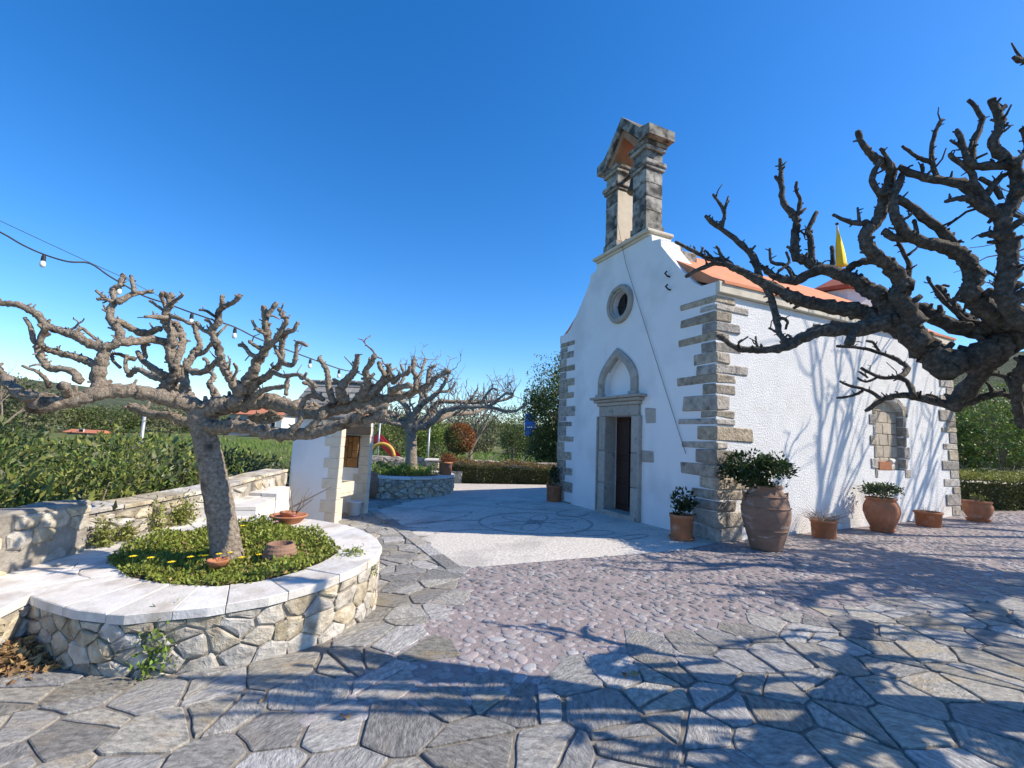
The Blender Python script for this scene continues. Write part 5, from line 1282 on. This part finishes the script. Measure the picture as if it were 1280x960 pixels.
# heap of dry leaves in the corner
Q = nrg.normal(size=(1500, 2)) * [.16, .10] + [-3.33, 3.40]; Q = Q[(Q[:, 0] > -3.9)]
Z = np.array([gz(x, y) + .02 + .12 * math.exp(-((x + 3.35) ** 2 / .03 + (y - 3.42) ** 2 / .02)) * rng.random() for x, y in Q])
hp = leaves('dry_leaf_heap', np.column_stack([Q, Z]), nrg.uniform(.03, .08, len(Q)), 'dry', wid=.5, flat=.4); tag(hp, 'heap of brown dry leaves in the shaded corner of the planter wall', 'dry leaves', kind='stuff')
for (x, y, s) in [(785, 848, .09), (700, 880, .04), (430, 905, .05), (1090, 860, .04), (330, 880, .04)]:
    c = g(x, y); lf = leaves('fallen_leaf', [(c[0] + dx, c[1] + dy, c[2] + .03) for dx, dy in ((0, 0), (.01, .01), (-.01, .015))], [s, s * .8, s * .7], 'dry', wid=.6, flat=.7, org=(c[0], c[1], c[2]))
    tag(lf, 'dry curled leaf lying on the flagstones', 'leaf', 'fallen leaves')
# ---- shrub, hedge, tree builders
def shrub(name, label, loc, r, h, n, m, sz, group=None, clumps=16, m2=None, frac=.2, cat='bush', wid=.4, core=True):
    o = thing(name, label, cat, tuple(loc), 0, group)
    P = blob_pts(n, (0, 0, h * .52), (r, r, h * .46), clumps, .26, .55); P = ground_clip(P, .02)
    D = P - np.array([0, 0, h * .45]); D /= np.linalg.norm(D, axis=1)[:, None] + 1e-9
    k = int(n * frac) if m2 else 0
    leaves('foliage', P[k:], nrg.uniform(.6, 1.25, n - k) * sz, m, o, wid=wid, out=D[k:] * .8 + UP * .2)
    if k: leaves('foliage', P[:k] + D[:k] * sz * .4, nrg.uniform(.6, 1.25, k) * sz, m2, o, wid=wid, out=D[:k] * .8 + UP * .3)
    b = MB()
    for i in range(9):
        d = np.array([rng.gauss(0, .5), rng.gauss(0, .5), 1.0]); q = d * h * .38; b.tube([(0, 0, -.05), q * .5 + nrg.normal(size=3) * .04, q, q * 1.7 + nrg.normal(size=3) * .1], [.022 * h, .016 * h, .011 * h, .004 * h], 5)
    b.build('stems', 'twig', o)
    return o
def hedge(label, p0, p1, w, h, n, sz, tip='leaf_hedgetip'):
    p0, p1 = np.array(p0, float), np.array(p1, float); d = p1 - p0; L = np.linalg.norm(d); d /= L; nn = np.array([-d[1], d[0]])
    o = thing('hedge', label, 'hedge', (p0[0], p0[1], gz(*p0)), math.atan2(d[1], d[0]))
    fx = nrg.random(n); side_ = nrg.random(n)
    X = nrg.random(n) * L; Y = nrg.random(n) * w; Zz = nrg.random(n) * h
    k = nrg.integers(0, 10, n)
    Y = np.where(k < 5, nrg.normal(.03, .05, n), Y); Zz = np.where(k >= 5, h + nrg.normal(-.03, .05, n), Zz)
    Y = np.where(k == 9, w, Y); Zz = np.where(k == 9, nrg.random(n) * h, Zz)
    lump = .05 * np.sin(X * 3.1) + .03 * np.sin(X * 7.7 + Y * 5); Zz = np.maximum(.0, Zz + lump * (Zz > h * .8)); Y = Y + lump * (k < 5)
    P = np.column_stack([X, Y, Zz]); D = np.column_stack([nrg.normal(0, .2, n), np.where(k < 5, -1., 0), np.where(k >= 5, 1., .3)])
    top = Zz > h * .86
    leaves('foliage', P[~top], nrg.uniform(.6, 1.2, (~top).sum()) * sz, 'leaf_hedge', o, wid=.55, out=D[~top] * .8)
    leaves('foliage', P[top], nrg.uniform(.6, 1.2, top.sum()) * sz, tip, o, wid=.55, out=D[top] * .6)
    # twiggy inside
    b = MB(); t = .1
    while t < L:
        for _ in range(3):
            y0 = rng.uniform(.15, w - .15); b.tube([(t, y0, -.05), (t + rng.gauss(0, .06), y0 + rng.gauss(0, .06), h * .5), (t + rng.gauss(0, .12), y0 + rng.gauss(0, .1), h * .93)], [.014, .01, .004], 4)
        t += .16
    b.build('stems', 'twig', o)
    cx = MB(); cx.add(*chamfer(.1, L - .1, .14, w - .1, 0, h - .12, .06, .02)); cx.build('inner_mass', 'leaf_hedge', o)
    return o
hedge('clipped hedge with reddish top in front of the field wall', (-2.25, 15.75), (8.0, 15.95), .85, .74, 26000, .05)
hedge('clipped yellow topped hedge beyond the end of the sunlit chapel wall', (10.75, 11.3), (17.5, 12.2), .9, .85, 20000, .055, 'leaf_weed')
c = atY(575, 548, 17.05)
bsh = shrub('round_bush', 'round clipped bush with orange red leaves behind the hedge', (c[0], 17.0, -.1), .56, 2.1, 50, 'leaf_hedge', .07, cat='bush')
P = nrg.normal(size=(5200, 3)); P /= np.linalg.norm(P, axis=1)[:, None]; P *= (nrg.uniform(.72, 1.03, 5200))[:, None]; Dn = P / np.linalg.norm(P, axis=1)[:, None]
red = (P @ np.array([.75, -.2, .45]) + nrg.normal(0, .3, 5200)) > .15
for mm, msk in (('leaf_red', red), ('leaf_hedge', ~red)): leaves('foliage', P[msk] * .56 + np.array([0, 0, c[2] + .1]), nrg.uniform(.04, .085, msk.sum()), mm, bsh, wid=.5, out=Dn[msk] * .8)
# evergreen bushes beyond the left wall
sp_ = [(-5.3, 5.0, 1.0, 1.75), (-5.6, 6.7, 1.0, 1.9), (-7.0, 5.8, 1.15, 2.15), (-6.9, 7.8, 1.2, 2.05), (-5.5, 8.5, .95, 1.75), (-8.6, 7.0, 1.2, 2.2), (-8.4, 9.4, 1.3, 2.1), (-6.5, 10.2, 1.2, 1.8), (-10.4, 8.8, 1.3, 2.3), (-9.0, 11.6, 1.3, 2.0), (-5.4, 11.8, 1.0, 1.35), (-10.8, 6.0, 1.3, 2.4), (-7.2, 12.8, 1.2, 1.6), (-6.9, 4.1, 1.2, 2.0), (-8.8, 4.6, 1.2, 2.2)]
for i, (x, y, r, h) in enumerate(sp_):
    shrub('evergreen_bush', 'dense dark evergreen bush growing beyond the boundary wall', (x, y, -.62), r, h * .8, 3800, 'leaf_shrub', .125, 'evergreen bushes beyond the wall', 26, ('leaf_weed', 'leaf_olive', 'leaf_tree2')[i % 3], .34)
for i, (x, y) in enumerate([(-4.85, 4.2), (-4.8, 5.4), (-4.95, 6.2), (-4.7, 7.0), (-5.0, 3.4), (-4.8, 7.9), (-5.2, 4.5), (-4.75, 5.9)]):
    shrub('weed_clump', 'yellow green weed clump rising just behind the boundary wall', (x, y, -.62), .45, 1.72, 1100, 'leaf_weed', .075, 'weed clumps behind the wall', 12, 'leaf_bright', .4, 'weed', .25)
# greenery on the second planter
Q = nrg.normal(size=(5200, 2)) * .55; Q = Q[np.hypot(Q[:, 0], Q[:, 1]) < R2 - .38]
Pq = np.column_stack([Q + c2, .36 + .28 * nrg.random(len(Q)) * (.4 + .6 * np.sin(Q[:, 0] * 4 + 1) ** 2)])
tag(leaves('ground_cover', Pq, nrg.uniform(.04, .09, len(Pq)), 'leaf_bright', wid=.45, out=UP * .5), 'bright green plants filling the shaded round planter', 'ground cover', kind='stuff')
def bare(mb, P, d, L, r, lev, mx, spread=.55, up=.25):
    n = 4; pts = [np.array(P, float)]; d = np.array(d, float) / np.linalg.norm(d)
    for i in range(n): d = d + nrg.normal(size=3) * .14 + UP * up * .1; d /= np.linalg.norm(d); pts.append(pts[-1] + d * L / n)
    mb.tube(pts, np.linspace(r, r * .55, n + 1), 7 if lev == 0 else (5 if lev < 3 else 3), cap=lev < 2)
    if lev < mx:
        for k in range(rng.randrange(3, 5) if lev else 5):
            i = rng.randrange(2, n + 1) if lev else rng.randrange(2, n + 1); dd = d + nrg.normal(size=3) * spread + UP * up
            bare(mb, pts[i], dd, L * rng.uniform(.5, .75), r * rng.uniform(.42, .6), lev + 1, mx, spread, up)
def bare_tree(label, loc, h, r, mx=4, group=None, name='bare_tree', spread=.55, up=.3):
    o = thing(name, label, 'tree', tuple(loc), 0, group)
    tk = MB(); tk.tube([(0, 0, -.2), (.02, 0, h * .12), (.03, .02, h * .26)], [r * 1.2, r, r * .85], 8); tk.build('trunk', 'twig', o, True)
    cr = MB()
    for k in range(5):
        a = k * 1.26 + rng.random(); bare(cr, (.03, .02, h * .25), (math.cos(a) * .7, math.sin(a) * .7, 1), h * .34, r * .6, 1, mx, spread, up)
    cr.build('crown', 'twig', o); return o
c = atY(588, 560, 23); bare_tree('tall fine-twigged bare tree in the field behind the round red bush', (c[0], 23, terr(c[0], 23)), 5.0, .10, 4)
c = atY(545, 545, 27); bare_tree('slender bare tree in the field behind the shaded planter', (c[0], 27, terr(c[0], 27)), 6.3, .09, 4)
c = atY(3, 500, 26); bare_tree('grey bare tree at the far end of the evergreen bushes', (c[0], 26, terr(c[0], 26)), 5.6, .1, 4)
rng.seed(21); nrg = np.random.default_rng(21)
bare_tree('tall bare tree standing east of the chapel yard', (13.6, 7.7, terr(13.6, 7.7)), 10.0, .2, 4, spread=.42)
def leafy(label, px, Y, ztop, rad, n, m, sz, m2=None, zlow=None, group=None, name='leafy_tree', clumps=26, frac=.25):
    c = atY(px, 540, Y); x = c[0]; z0 = terr(x, Y); h = ztop - z0; zl = .18 * h if zlow is None else zlow
    o = thing(name, label, 'tree', (x, Y, z0), 0, group)
    tk = MB(); tk.tube([(0, 0, -.3), (0, 0, h * .3), (.05, 0, h * .6)], [.05 * h * .5 + .03, .04 * h * .5 + .02, .03], 7)
    for k in range(6):
        a = k * 1.05; tk.tube([(0, 0, h * (.2 + .05 * k)), (math.cos(a) * rad * .4, math.sin(a) * rad * .4, h * (.4 + .06 * k)), (math.cos(a) * rad * .75, math.sin(a) * rad * .75, h * (.5 + .06 * k))], [.035, .025, .01], 5)
    tk.build('trunk', 'twig', o)
    P = blob_pts(n, (0, 0, (h + zl) / 2), (rad, rad, (h - zl) / 2), clumps, .22, .55); P = ground_clip(P, .05)
    D = P - np.array([0, 0, (h + zl) / 2]); D /= np.linalg.norm(D, axis=1)[:, None] + 1e-9
    k = int(n * frac) if m2 else 0
    leaves('crown', P[k:], nrg.uniform(.6, 1.25, n - k) * sz, m, o, wid=.5, out=D[k:] * .7)
    if k: leaves('crown', P[:k] + D[:k] * sz * .5, nrg.uniform(.6, 1.25, k) * sz, m2, o, wid=.5, out=D[:k] * .7)
    return o
leafy('dense dark evergreen tree beside the chapel front', 712, 19.5, 4.7, 1.85, 52000, 'leaf_tree', .11, 'leaf_tree2', .2, clumps=40)
leafy('small dark rounded tree in the field near the blue sign', 642, 30, 2.6, .75, 3500, 'leaf_tree', .12, None, .1)
leafy('bright green bush in the field behind the shaded planter', 545, 26, 2.0, 1.3, 5000, 'leaf_bright', .14, 'leaf_weed', .1)
leafy('green bush in the field next to the red slide', 498, 30, 2.2, 1.5, 5000, 'leaf_tree2', .14, 'leaf_bright', .1)
FT = 'trees along the far field edge'
tl_ = [(-20, 46, 4.6, 3.0), (28, 40, 4.8, 2.0), (62, 52, 3.0, 3.2), (100, 60, 3.2, 3.4), (135, 55, 2.8, 3), (175, 62, 3.4, 3.4), (215, 60, 3.8, 3.4), (250, 66, 3.0, 3.4), (295, 75, 2.8, 3.6), (405, 62, 3.0, 3.0), (440, 58, 4.4, 3.2), (470, 60, 5.0, 3.0), (500, 66, 4.3, 3.2), (525, 60, 3.8, 3), (555, 64, 5.2, 3.4), (590, 58, 4.4, 3), (618, 66, 4.6, 3.4), (645, 70, 5.8, 3.4), (675, 62, 4.8, 3.2), (600, 48, 2.4, 2), (560, 44, 2.2, 2), (660, 46, 2.6, 2)]
kinds = [('leaf_tree', 'leaf_tree2', 'dark green tree in the far tree line beyond the field'), ('leaf_tree2', 'leaf_olive', 'mid green tree in the far tree line beyond the field'), ('leaf_olive', 'leaf_tree2', 'grey green olive tree in the far tree line beyond the field')]
for i, (px, Y, zt_, rad) in enumerate(tl_):
    m1, m2, lb = kinds[(i * 2 + i // 3) % 3]; leafy(lb, px, Y, zt_, rad, 2600, m1, .30, m2, .2, FT)
# right hand garden beyond the chapel
leafy('bright feathery evergreen bush above the yellow topped hedge', 1248, 16.5, 3.6, 1.25, 9000, 'leaf_bright', .13, 'leaf_tree2', .3)
leafy('dark evergreen bush behind the chapel end', 1212, 17.5, 2.6, 1.2, 6000, 'leaf_tree', .13, 'leaf_olive', .2)
leafy('grey green olive tree behind the yellow topped hedge', 1205, 24, 4.8, 1.8, 7000, 'leaf_olive', .13, 'leaf_tree2', .5)
for k, (px, Y, zt_, rad) in enumerate([(1215, 60, 9.5, 4), (1260, 55, 8.6, 4), (1300, 62, 9, 4.5), (1240, 90, 16, 5), (1290, 95, 17, 6), (1195, 95, 14, 5)]): leafy('dark tree on the hillside beyond the garden', px, Y, zt_, rad, 3000, 'leaf_tree', .4, 'leaf_olive', .3, 'hillside trees')
def cycad(loc, R_, n, label):
    o = thing('cycad', label, 'plant', tuple(loc)); b = MB(); b.add(*lathe([(0, -.05), (.13, -.05), (.15, .2), (.1, .32), (0, .34)], 10)); b.build('stem', 'bark_shaded', o)
    for k in range(n):
        a = k * 2.4; L = R_ * rng.uniform(.8, 1.1); el = rng.uniform(.35, 1.1); P = []; D = []
        ax = [np.array([math.cos(a) * L * t * math.cos(el * (1 - .5 * t)), math.sin(a) * L * t * math.cos(el * (1 - .5 * t)), .3 + L * (math.sin(el) * t - .55 * t * t)]) for t in np.linspace(0, 1, 26)]
        sd = np.array([-math.sin(a), math.cos(a), 0])
        for i, q in enumerate(ax[3:]):
            for s in (-1, 1): P.append(q); D.append(sd * s * 1.6 + (ax[-1] - ax[0]) / L * .6)
        leaves('frond', P, [.2] * len(P), 'leaf_tree', o, wid=.10, out=np.array(D) * 4)
for (px, py, Y) in ((1215, 600, 13.4), (1243, 600, 13.6), (1268, 602, 13.2)):
    c = atY(px, py, Y); cycad((c[0], Y, c[2] - .35), 1.0, 22, 'arching dark green cycad behind the yellow topped hedge')
for o in [o for o in COL.objects if o.name.startswith('cycad')]: o['group'] = 'cycads behind the hedge'
c = atY(1235, 580, 14.6); o = thing('bare_shrub', 'tangled leafless brown shrub behind the cycads', 'shrub', (c[0], 14.6, -.3)); b = MB()
for k in range(14): bare(b, (rng.gauss(0, .3), rng.gauss(0, .3), 0), (rng.gauss(.3, .6), rng.gauss(0, .5), 1), 1.3, .022, 1, 3, .6, -.1)
b.build('branches', 'twig', o)
# rough grass of the field
n = 26000; X = nrg.uniform(-34, 14, n); Y = nrg.uniform(17.9, 44, n); keep = (np.abs(X) < Y * 1.05); X, Y = X[keep], Y[keep]
Zg = np.array([terr(x, y) for x, y in zip(X, Y)])
gr = leaves('field_grass', np.column_stack([X, Y, Zg - .03]), nrg.uniform(.14, .42, len(X)), 'leaf_bright', wid=.12, out=UP * 2.2); tag(gr, 'rough green grass of the field beyond the walls', 'grass', kind='stuff')

# ================================================================== POTS AND SMALL THINGS
def pot(px, py, label, prof, m='terracotta', name='flower_pot', saucer=0, wob=0):
    c = g(px, py); o = thing(name, label, 'pot', (c[0], c[1], c[2] + .004))
    z0 = 0
    if saucer: mk('saucer', *lathe([(saucer * .85, 0), (saucer, .045), (saucer, .055), (saucer * .9, .05), (0, .03)], 24), m, o, smooth=False); z0 = .03
    mk('body', *lathe([(r, z + z0) for r, z in prof], 28, wob), m, o, smooth=True)
    rt = max(z for r, z in prof) + z0; rr = [r for r, z in prof if z == max(zz for _, zz in prof)][-1]
    V = [(rr * .93 * math.cos(a), rr * .93 * math.sin(a), rt - .035) for a in np.linspace(0, 2 * math.pi, 17)[:-1]]; mk('soil', V, [tuple(range(16))], 'soil', o)
    return o, rt
def potplant(o, rt, n, r, h, m, sz, off=(0, 0), stems=8, wid=.4, droop=0):
    P = blob_pts(n, (off[0], off[1], rt + h * .5), (r, r, h * .5), 14, .26, .4); P = ground_clip(P, rt - .02); D = P - np.array([0, 0, rt]); D /= np.linalg.norm(D, axis=1)[:, None] + 1e-9
    leaves('foliage', P, nrg.uniform(.6, 1.2, n) * sz, m, o, wid=wid, out=D * .7, droop=droop); b = MB()
    for k in range(stems):
        e = np.array([off[0] + rng.gauss(0, r * .5), off[1] + rng.gauss(0, r * .5), rt + h * rng.uniform(.5, .95)]); b.tube([(0, 0, rt - .06), e * .5 + np.array([0, 0, rt * .5]) + nrg.normal(size=3) * .02, e], [.009, .007, .004], 5)
    b.build('stems', 'twig', o)
def twigs(o, rt, n, r, h):
    b = MB()
    for k in range(n):
        a = rng.uniform(0, 6.28); d = np.array([math.cos(a) * r, math.sin(a) * r, h * rng.uniform(.3, 1)]) * rng.uniform(.5, 1); p = np.array([rng.gauss(0, .05), rng.gauss(0, .05), rt - .05]); q = p + d * .55 + nrg.normal(size=3) * .015
        b.tube([p, q, p + d + nrg.normal(size=3) * .03], [.004, .003, .0015], 4); b.tube([q, q + nrg.normal(size=3) * .07 + UP * .03], [.0025, .0012], 3)
    b.build('dry_twigs', 'twig', o)
cyl = lambda w, h: [(w * .86, 0), (w * .9, .01), (w * .97, h * .86), (w * 1.04, h * .87), (w * 1.04, h), (w * .93, h), (w * .9, h * .6), (0, h * .6)]
o, rt = pot(692, 627, 'plain terracotta pot with a thin dark plant at the far front corner of the chapel', cyl(.19, .40)); potplant(o, rt, 90, .08, .42, 'leaf_pot', .13, stems=5)
o, rt = pot(852, 675, 'terracotta pot with a drooping dark plant between the door and the near corner', cyl(.185, .37), saucer=.20); potplant(o, rt, 260, .15, .36, 'leaf_pot', .10, stems=7, droop=.3)
o, rt = pot(958, 687, 'huge weathered clay storage jar with a dark leafy plant by the chapel corner', [(.20, 0), (.215, .03), (.27, .22), (.325, .44), (.335, .56), (.31, .72), (.25, .83), (.215, .87), (.235, .90), (.24, .93), (.20, .935), (.19, .8), (0, .8)], 'pithos', 'storage_jar', 0, .01)
potplant(o, rt, 2600, .40, .52, 'leaf_pot', .075, (-.14, 0), 16, .5)
for z_, r_ in ((.30, .293), (.62, .333), (.78, .287)): V, Fc = tube([(r_ * math.cos(a), r_ * math.sin(a), z_) for a in np.linspace(0, 2 * math.pi, 37)], .010, 6); mk('raised_band', V, Fc, 'pithos', o, smooth=True)
for s in (-1, 1):
    b = MB(); b.tube([(s * .27, .0, .80), (s * .335, 0, .83), (s * .325, 0, .75), (s * .31, 0, .70)], .018, 7); b.build('handle', 'pithos', o, smooth=True)
o, rt = pot(1030, 672, 'terracotta pot overgrown with dry twigs below the sunlit wall', cyl(.195, .29), saucer=0); twigs(o, rt, 90, .34, .26)
o, rt = pot(1103, 665, 'round bellied terracotta jar with a low green plant below the blind window', [(.15, 0), (.165, .02), (.235, .18), (.275, .32), (.27, .41), (.235, .50), (.21, .53), (.235, .545), (.235, .575), (.20, .575), (.19, .45), (0, .45)], 'terracotta', 'storage_jar', .19)
potplant(o, rt, 1100, .25, .24, 'leaf_shrub', .06, (.03, 0), 8, .5)
o, rt = pot(1161, 658, 'plain terracotta pot with pale dried stems near the far end of the sunlit wall', cyl(.215, .28)); twigs(o, rt, 36, .22, .08)
o, rt = pot(1223, 652, 'rounded terracotta bowl pot standing beyond the chapel corner by the hedge', [(.14, 0), (.15, .02), (.215, .14), (.245, .25), (.24, .30), (.215, .34), (.235, .36), (.235, .385), (.20, .385), (.19, .3), (0, .3)], 'terracotta', 'flower_pot', .2)
potplant(o, rt, 90, .12, .12, 'leaf_weed', .06, stems=4)
# things on the blind window sill
q = W(4.66, .045, 1.172); tr = thing('clay_trough', 'small clay trough standing on the sill of the blind window', 'trough', q, TH)
for a in ((-.22, .22, -.05, -.035), (-.22, .22, .035, .05)): mk('long_side', *chamfer(a[0], a[1], a[2], a[3], .012, .17, .004), 'terracotta', tr)
for a in ((-.22, -.205), (.205, .22)): mk('short_side', *chamfer(a[0], a[1], -.034, .034, .012, .17, .004), 'terracotta', tr)
mk('base', *chamfer(-.22, .22, -.05, .05, 0, .011, .002), 'terracotta', tr); mk('soil', *boxvf(-.204, .204, -.034, .034, .012, .14), 'soil', tr)
q = W(4.93, .045, 1.172); st = thing('stone_ornament', 'small pale carved stone ornament beside the clay trough', 'ornament', q, TH)
mk('lower_stone', *chamfer(-.09, .09, -.05, .05, 0, .13, .03, .015), 'cap', st); mk('upper_stone', *chamfer(-.05, .09, -.045, .045, .13, .24, .03, .02), 'cap', st)
# jar in the shade and a planter pot on the second planter
c = g(463, 623); o = thing('storage_jar', 'brown clay jar in the shade between the shelter and the round planter', 'jar', tuple(c)); mk('body', *lathe([(.12, 0), (.17, .15), (.20, .32), (.18, .48), (.13, .56), (.15, .60), (.12, .60), (.1, .4), (0, .4)], 20), 'pithos', o, smooth=True); mk('rim', *lathe([(.125, .595), (.155, .60), (.155, .625), (.125, .63)], 20), 'pithos', o)
o = thing('flower_pot', 'terracotta pot with small red leaved plant on the shaded round planter', 'pot', (-1.78, 13.3, .372)); mk('body', *lathe(cyl(.19, .36), 24), 'terracotta', o, smooth=True); potplant(o, .36, 500, .26, .22, 'leaf_red', .07, stems=7)
# string of lights
ls = thing('light_string', 'black cable with hanging bulbs strung over the planter tree', 'string lights', (0, 0, 0))
spx = [(-60, 262, 4.1), (0, 290, 4.15), (28, 306, 4.2), (55, 318, 4.25), (85, 327, 4.3), (112, 329, 4.4), (135, 344, 4.45), (155, 356, 4.5), (180, 370, 4.6), (210, 380, 4.7), (240, 391, 4.8), (270, 401, 4.9), (294, 409, 5.0), (320, 422, 5.2), (350, 434, 5.5), (388, 448, 5.9), (424, 461, 6.3), (450, 467, 6.6), (480, 480, 7.2)]
P = np.array([atY(*q) for q in spx]); b = MB(); b.tube(catmull(P, 4), .0085, 6); b.build('cable', 'cable', ls, True)
P = np.array([atY(x, y, d) for x, y, d in [(-60, 250, 4.1), (0, 276, 4.15), (60, 304, 4.25), (112, 328, 4.4), (150, 345, 4.5), (200, 371, 4.7)]]); b = MB(); b.tube(P, .003, 5); b.build('support_wire', 'cable', ls)
for (x, y, d) in [(55, 319, 4.25), (150, 354, 4.5), (240, 392, 4.8), (294, 410, 5.0), (388, 449, 5.9), (424, 462, 6.3)]:
    c = atY(x, y, d); k = MB(); k.add(*[(np.array(v) + c, f) for v, f in [lathe([(.012, 0), (.017, -.015), (.019, -.055), (0, -.055)], 10)]][0]); so_ = k.build('socket', 'black', ls)
    k = MB(); k.add(*[(np.array(v) + c, f) for v, f in [lathe([(.012, -.054), (.022, -.075), (.024, -.095), (.016, -.115), (0, -.12)], 12)]][0]); k.build('bulb', 'glass', so_, True)
# poles, slide, sign, houses
def pole(px0, py0, px1, py1, Y, r, label):
    a = atY(px1, py1, Y); t = atY(px0, py0, Y); z0 = terr(a[0], Y) - .1; o = thing('metal_pole', label, 'pole', (a[0], Y, z0)); b = MB(); b.tube([(0, 0, 0), (0, 0, t[2] - z0)], [r, r * .85], 10); b.build('shaft', 'metal', o, True); mk('cap', *[(np.array(v) + (0, 0, t[2] - z0), f) for v, f in [lathe([(r, 0), (r * .9, .02), (0, .03)], 10)]][0], 'metal', o)
pole(179, 512, 170, 600, 8.8, .034, 'grey metal pole rising out of the evergreen bushes')
pole(473, 524, 473, 556, 24, .05, 'thin pole beside the red slide')
pole(535, 532, 535, 566, 22, .05, 'thin pole in the field behind the shaded planter')
c = atY(462, 560, 24.6); sd = thing('playground_slide', 'red playground slide in the field beyond the stone wall', 'slide', (c[0], 24.6, terr(c[0], 24.6)))
zs = 1.55
for s in (0, .75): 
    b = MB(); b.add(*boxvf(0, 0, 0, 0, 0, 0)) if False else None
    V = [(-.1, s, zs), (.35, s, zs + .28), (1.62, s, .62), (1.62, s, .30), (.35, s, zs - .12), (-.1, s, zs - .22)]; V += [(x, y + .05, z) for x, y, z in V]
    fixn(mk('side_wall', V, [tuple(range(6)), tuple(range(6, 12))[::-1]] + [(i, 6 + i, 6 + (i + 1) % 6, (i + 1) % 6) for i in range(6)], 'slidered', sd))
V = [(-.1, .05, zs - .16), (.35, .05, zs - .06), (1.62, .05, .36), (-.1, .75, zs - .16), (.35, .75, zs - .06), (1.62, .75, .36)]; mk('chute', V, [(0, 1, 4, 3), (1, 2, 5, 4)], 'slidered', sd)
for x, hh in ((.0, zs - .2), (1.4, .45)):
    for y in (.1, .7): b = MB(); b.tube([(x, y, -.1), (x, y, hh)], .04, 6); b.build('leg', 'metal', sd)
c = atY(470, 560, 23.2); hp_ = thing('climbing_hoop', 'yellow playground hoop standing in front of the red slide', 'hoop', (c[0], 23.2, terr(c[0], 23.2)))
V, Fc = tube([(.62 * math.cos(a) + .3, 0, .78 + .62 * math.sin(a)) for a in np.linspace(0, 2 * math.pi, 33)], .085, 8); mk('ring', V, Fc, 'slideyel', hp_, smooth=True); b = MB(); b.tube([(.3, 0, -.1), (.3, 0, .2)], .06, 6); b.build('foot', 'metal', hp_)
c = atY(662, 531, 36); sg = thing('blue_sign', 'tall blue sign panel between the field trees', 'sign', (c[0], 36, terr(c[0], 36)))
zt_ = atY(662, 517, 36)[2] - sg.location[2]; zb_ = atY(662, 545, 36)[2] - sg.location[2]
mk('panel', *chamfer(-.42, .42, -.04, .04, zb_, zt_, .01), 'bluesign', sg)
for s in (-.36, .36): b = MB(); b.tube([(s, .06, -.2), (s, .06, zt_)], .03, 6); b.build('post', 'metal', sg)
mk('stripe', *boxvf(-.2, .2, -.048, -.041, zb_ + .65, zb_ + .72), 'signwhite', sg); mk('stripe', *boxvf(-.42, -.36, -.048, -.041, zb_ + .02, zt_ - .02), 'signwhite', sg)
def house(label, px0, px1, pyt, Y, m, rm, dep=6, wins=()):
    a, b_ = atY(px0, pyt, Y), atY(px1, pyt, Y); x0, x1 = a[0], b_[0]; z0 = terr((x0 + x1) / 2, Y) - .3; h = a[2] - z0; w = x1 - x0
    o = thing('house', label, 'house', ((x0 + x1) / 2, Y, z0)); mk('wall', *boxvf(-w / 2, w / 2, 0, dep, 0, h), m, o)
    V = [(-w / 2 - .3, -.3, h), (w / 2 + .3, -.3, h), (w / 2 + .3, dep + .3, h), (-w / 2 - .3, dep + .3, h), (-w / 2 - .3, dep / 2, h + dep * .2), (w / 2 + .3, dep / 2, h + dep * .2)]
    fixn(mk('roof', V, [(0, 1, 5, 4), (2, 3, 4, 5), (0, 4, 3), (1, 2, 5), (0, 3, 2, 1)], rm, o))
    for (u, v, ww, hh) in wins: f = mk('window', *boxvf(-w / 2 + u * w, -w / 2 + u * w + ww, -.03, .05, v, v + hh), 'house', o); mk('pane', *boxvf(-w / 2 + u * w + .06, -w / 2 + u * w + ww - .06, -.05, -.031, v + .06, v + hh - .06), 'dark', f)
house('white house with a small window seen below the tree limbs', 333, 353, 518, 52, 'house', 'tile', 5, ((.35, 1.3, .5, .7),))
house('grey plastered house beside the white house', 288, 331, 517, 56, 'housegrey', 'tile', 5, ((.2, 1.3, .6, .8), (.65, 1.3, .6, .8)))
house('low shed with a red roof among the bushes', 84, 120, 540, 48, 'housegrey', 'tile', 1.6, ((.4, .5, .5, .4),))
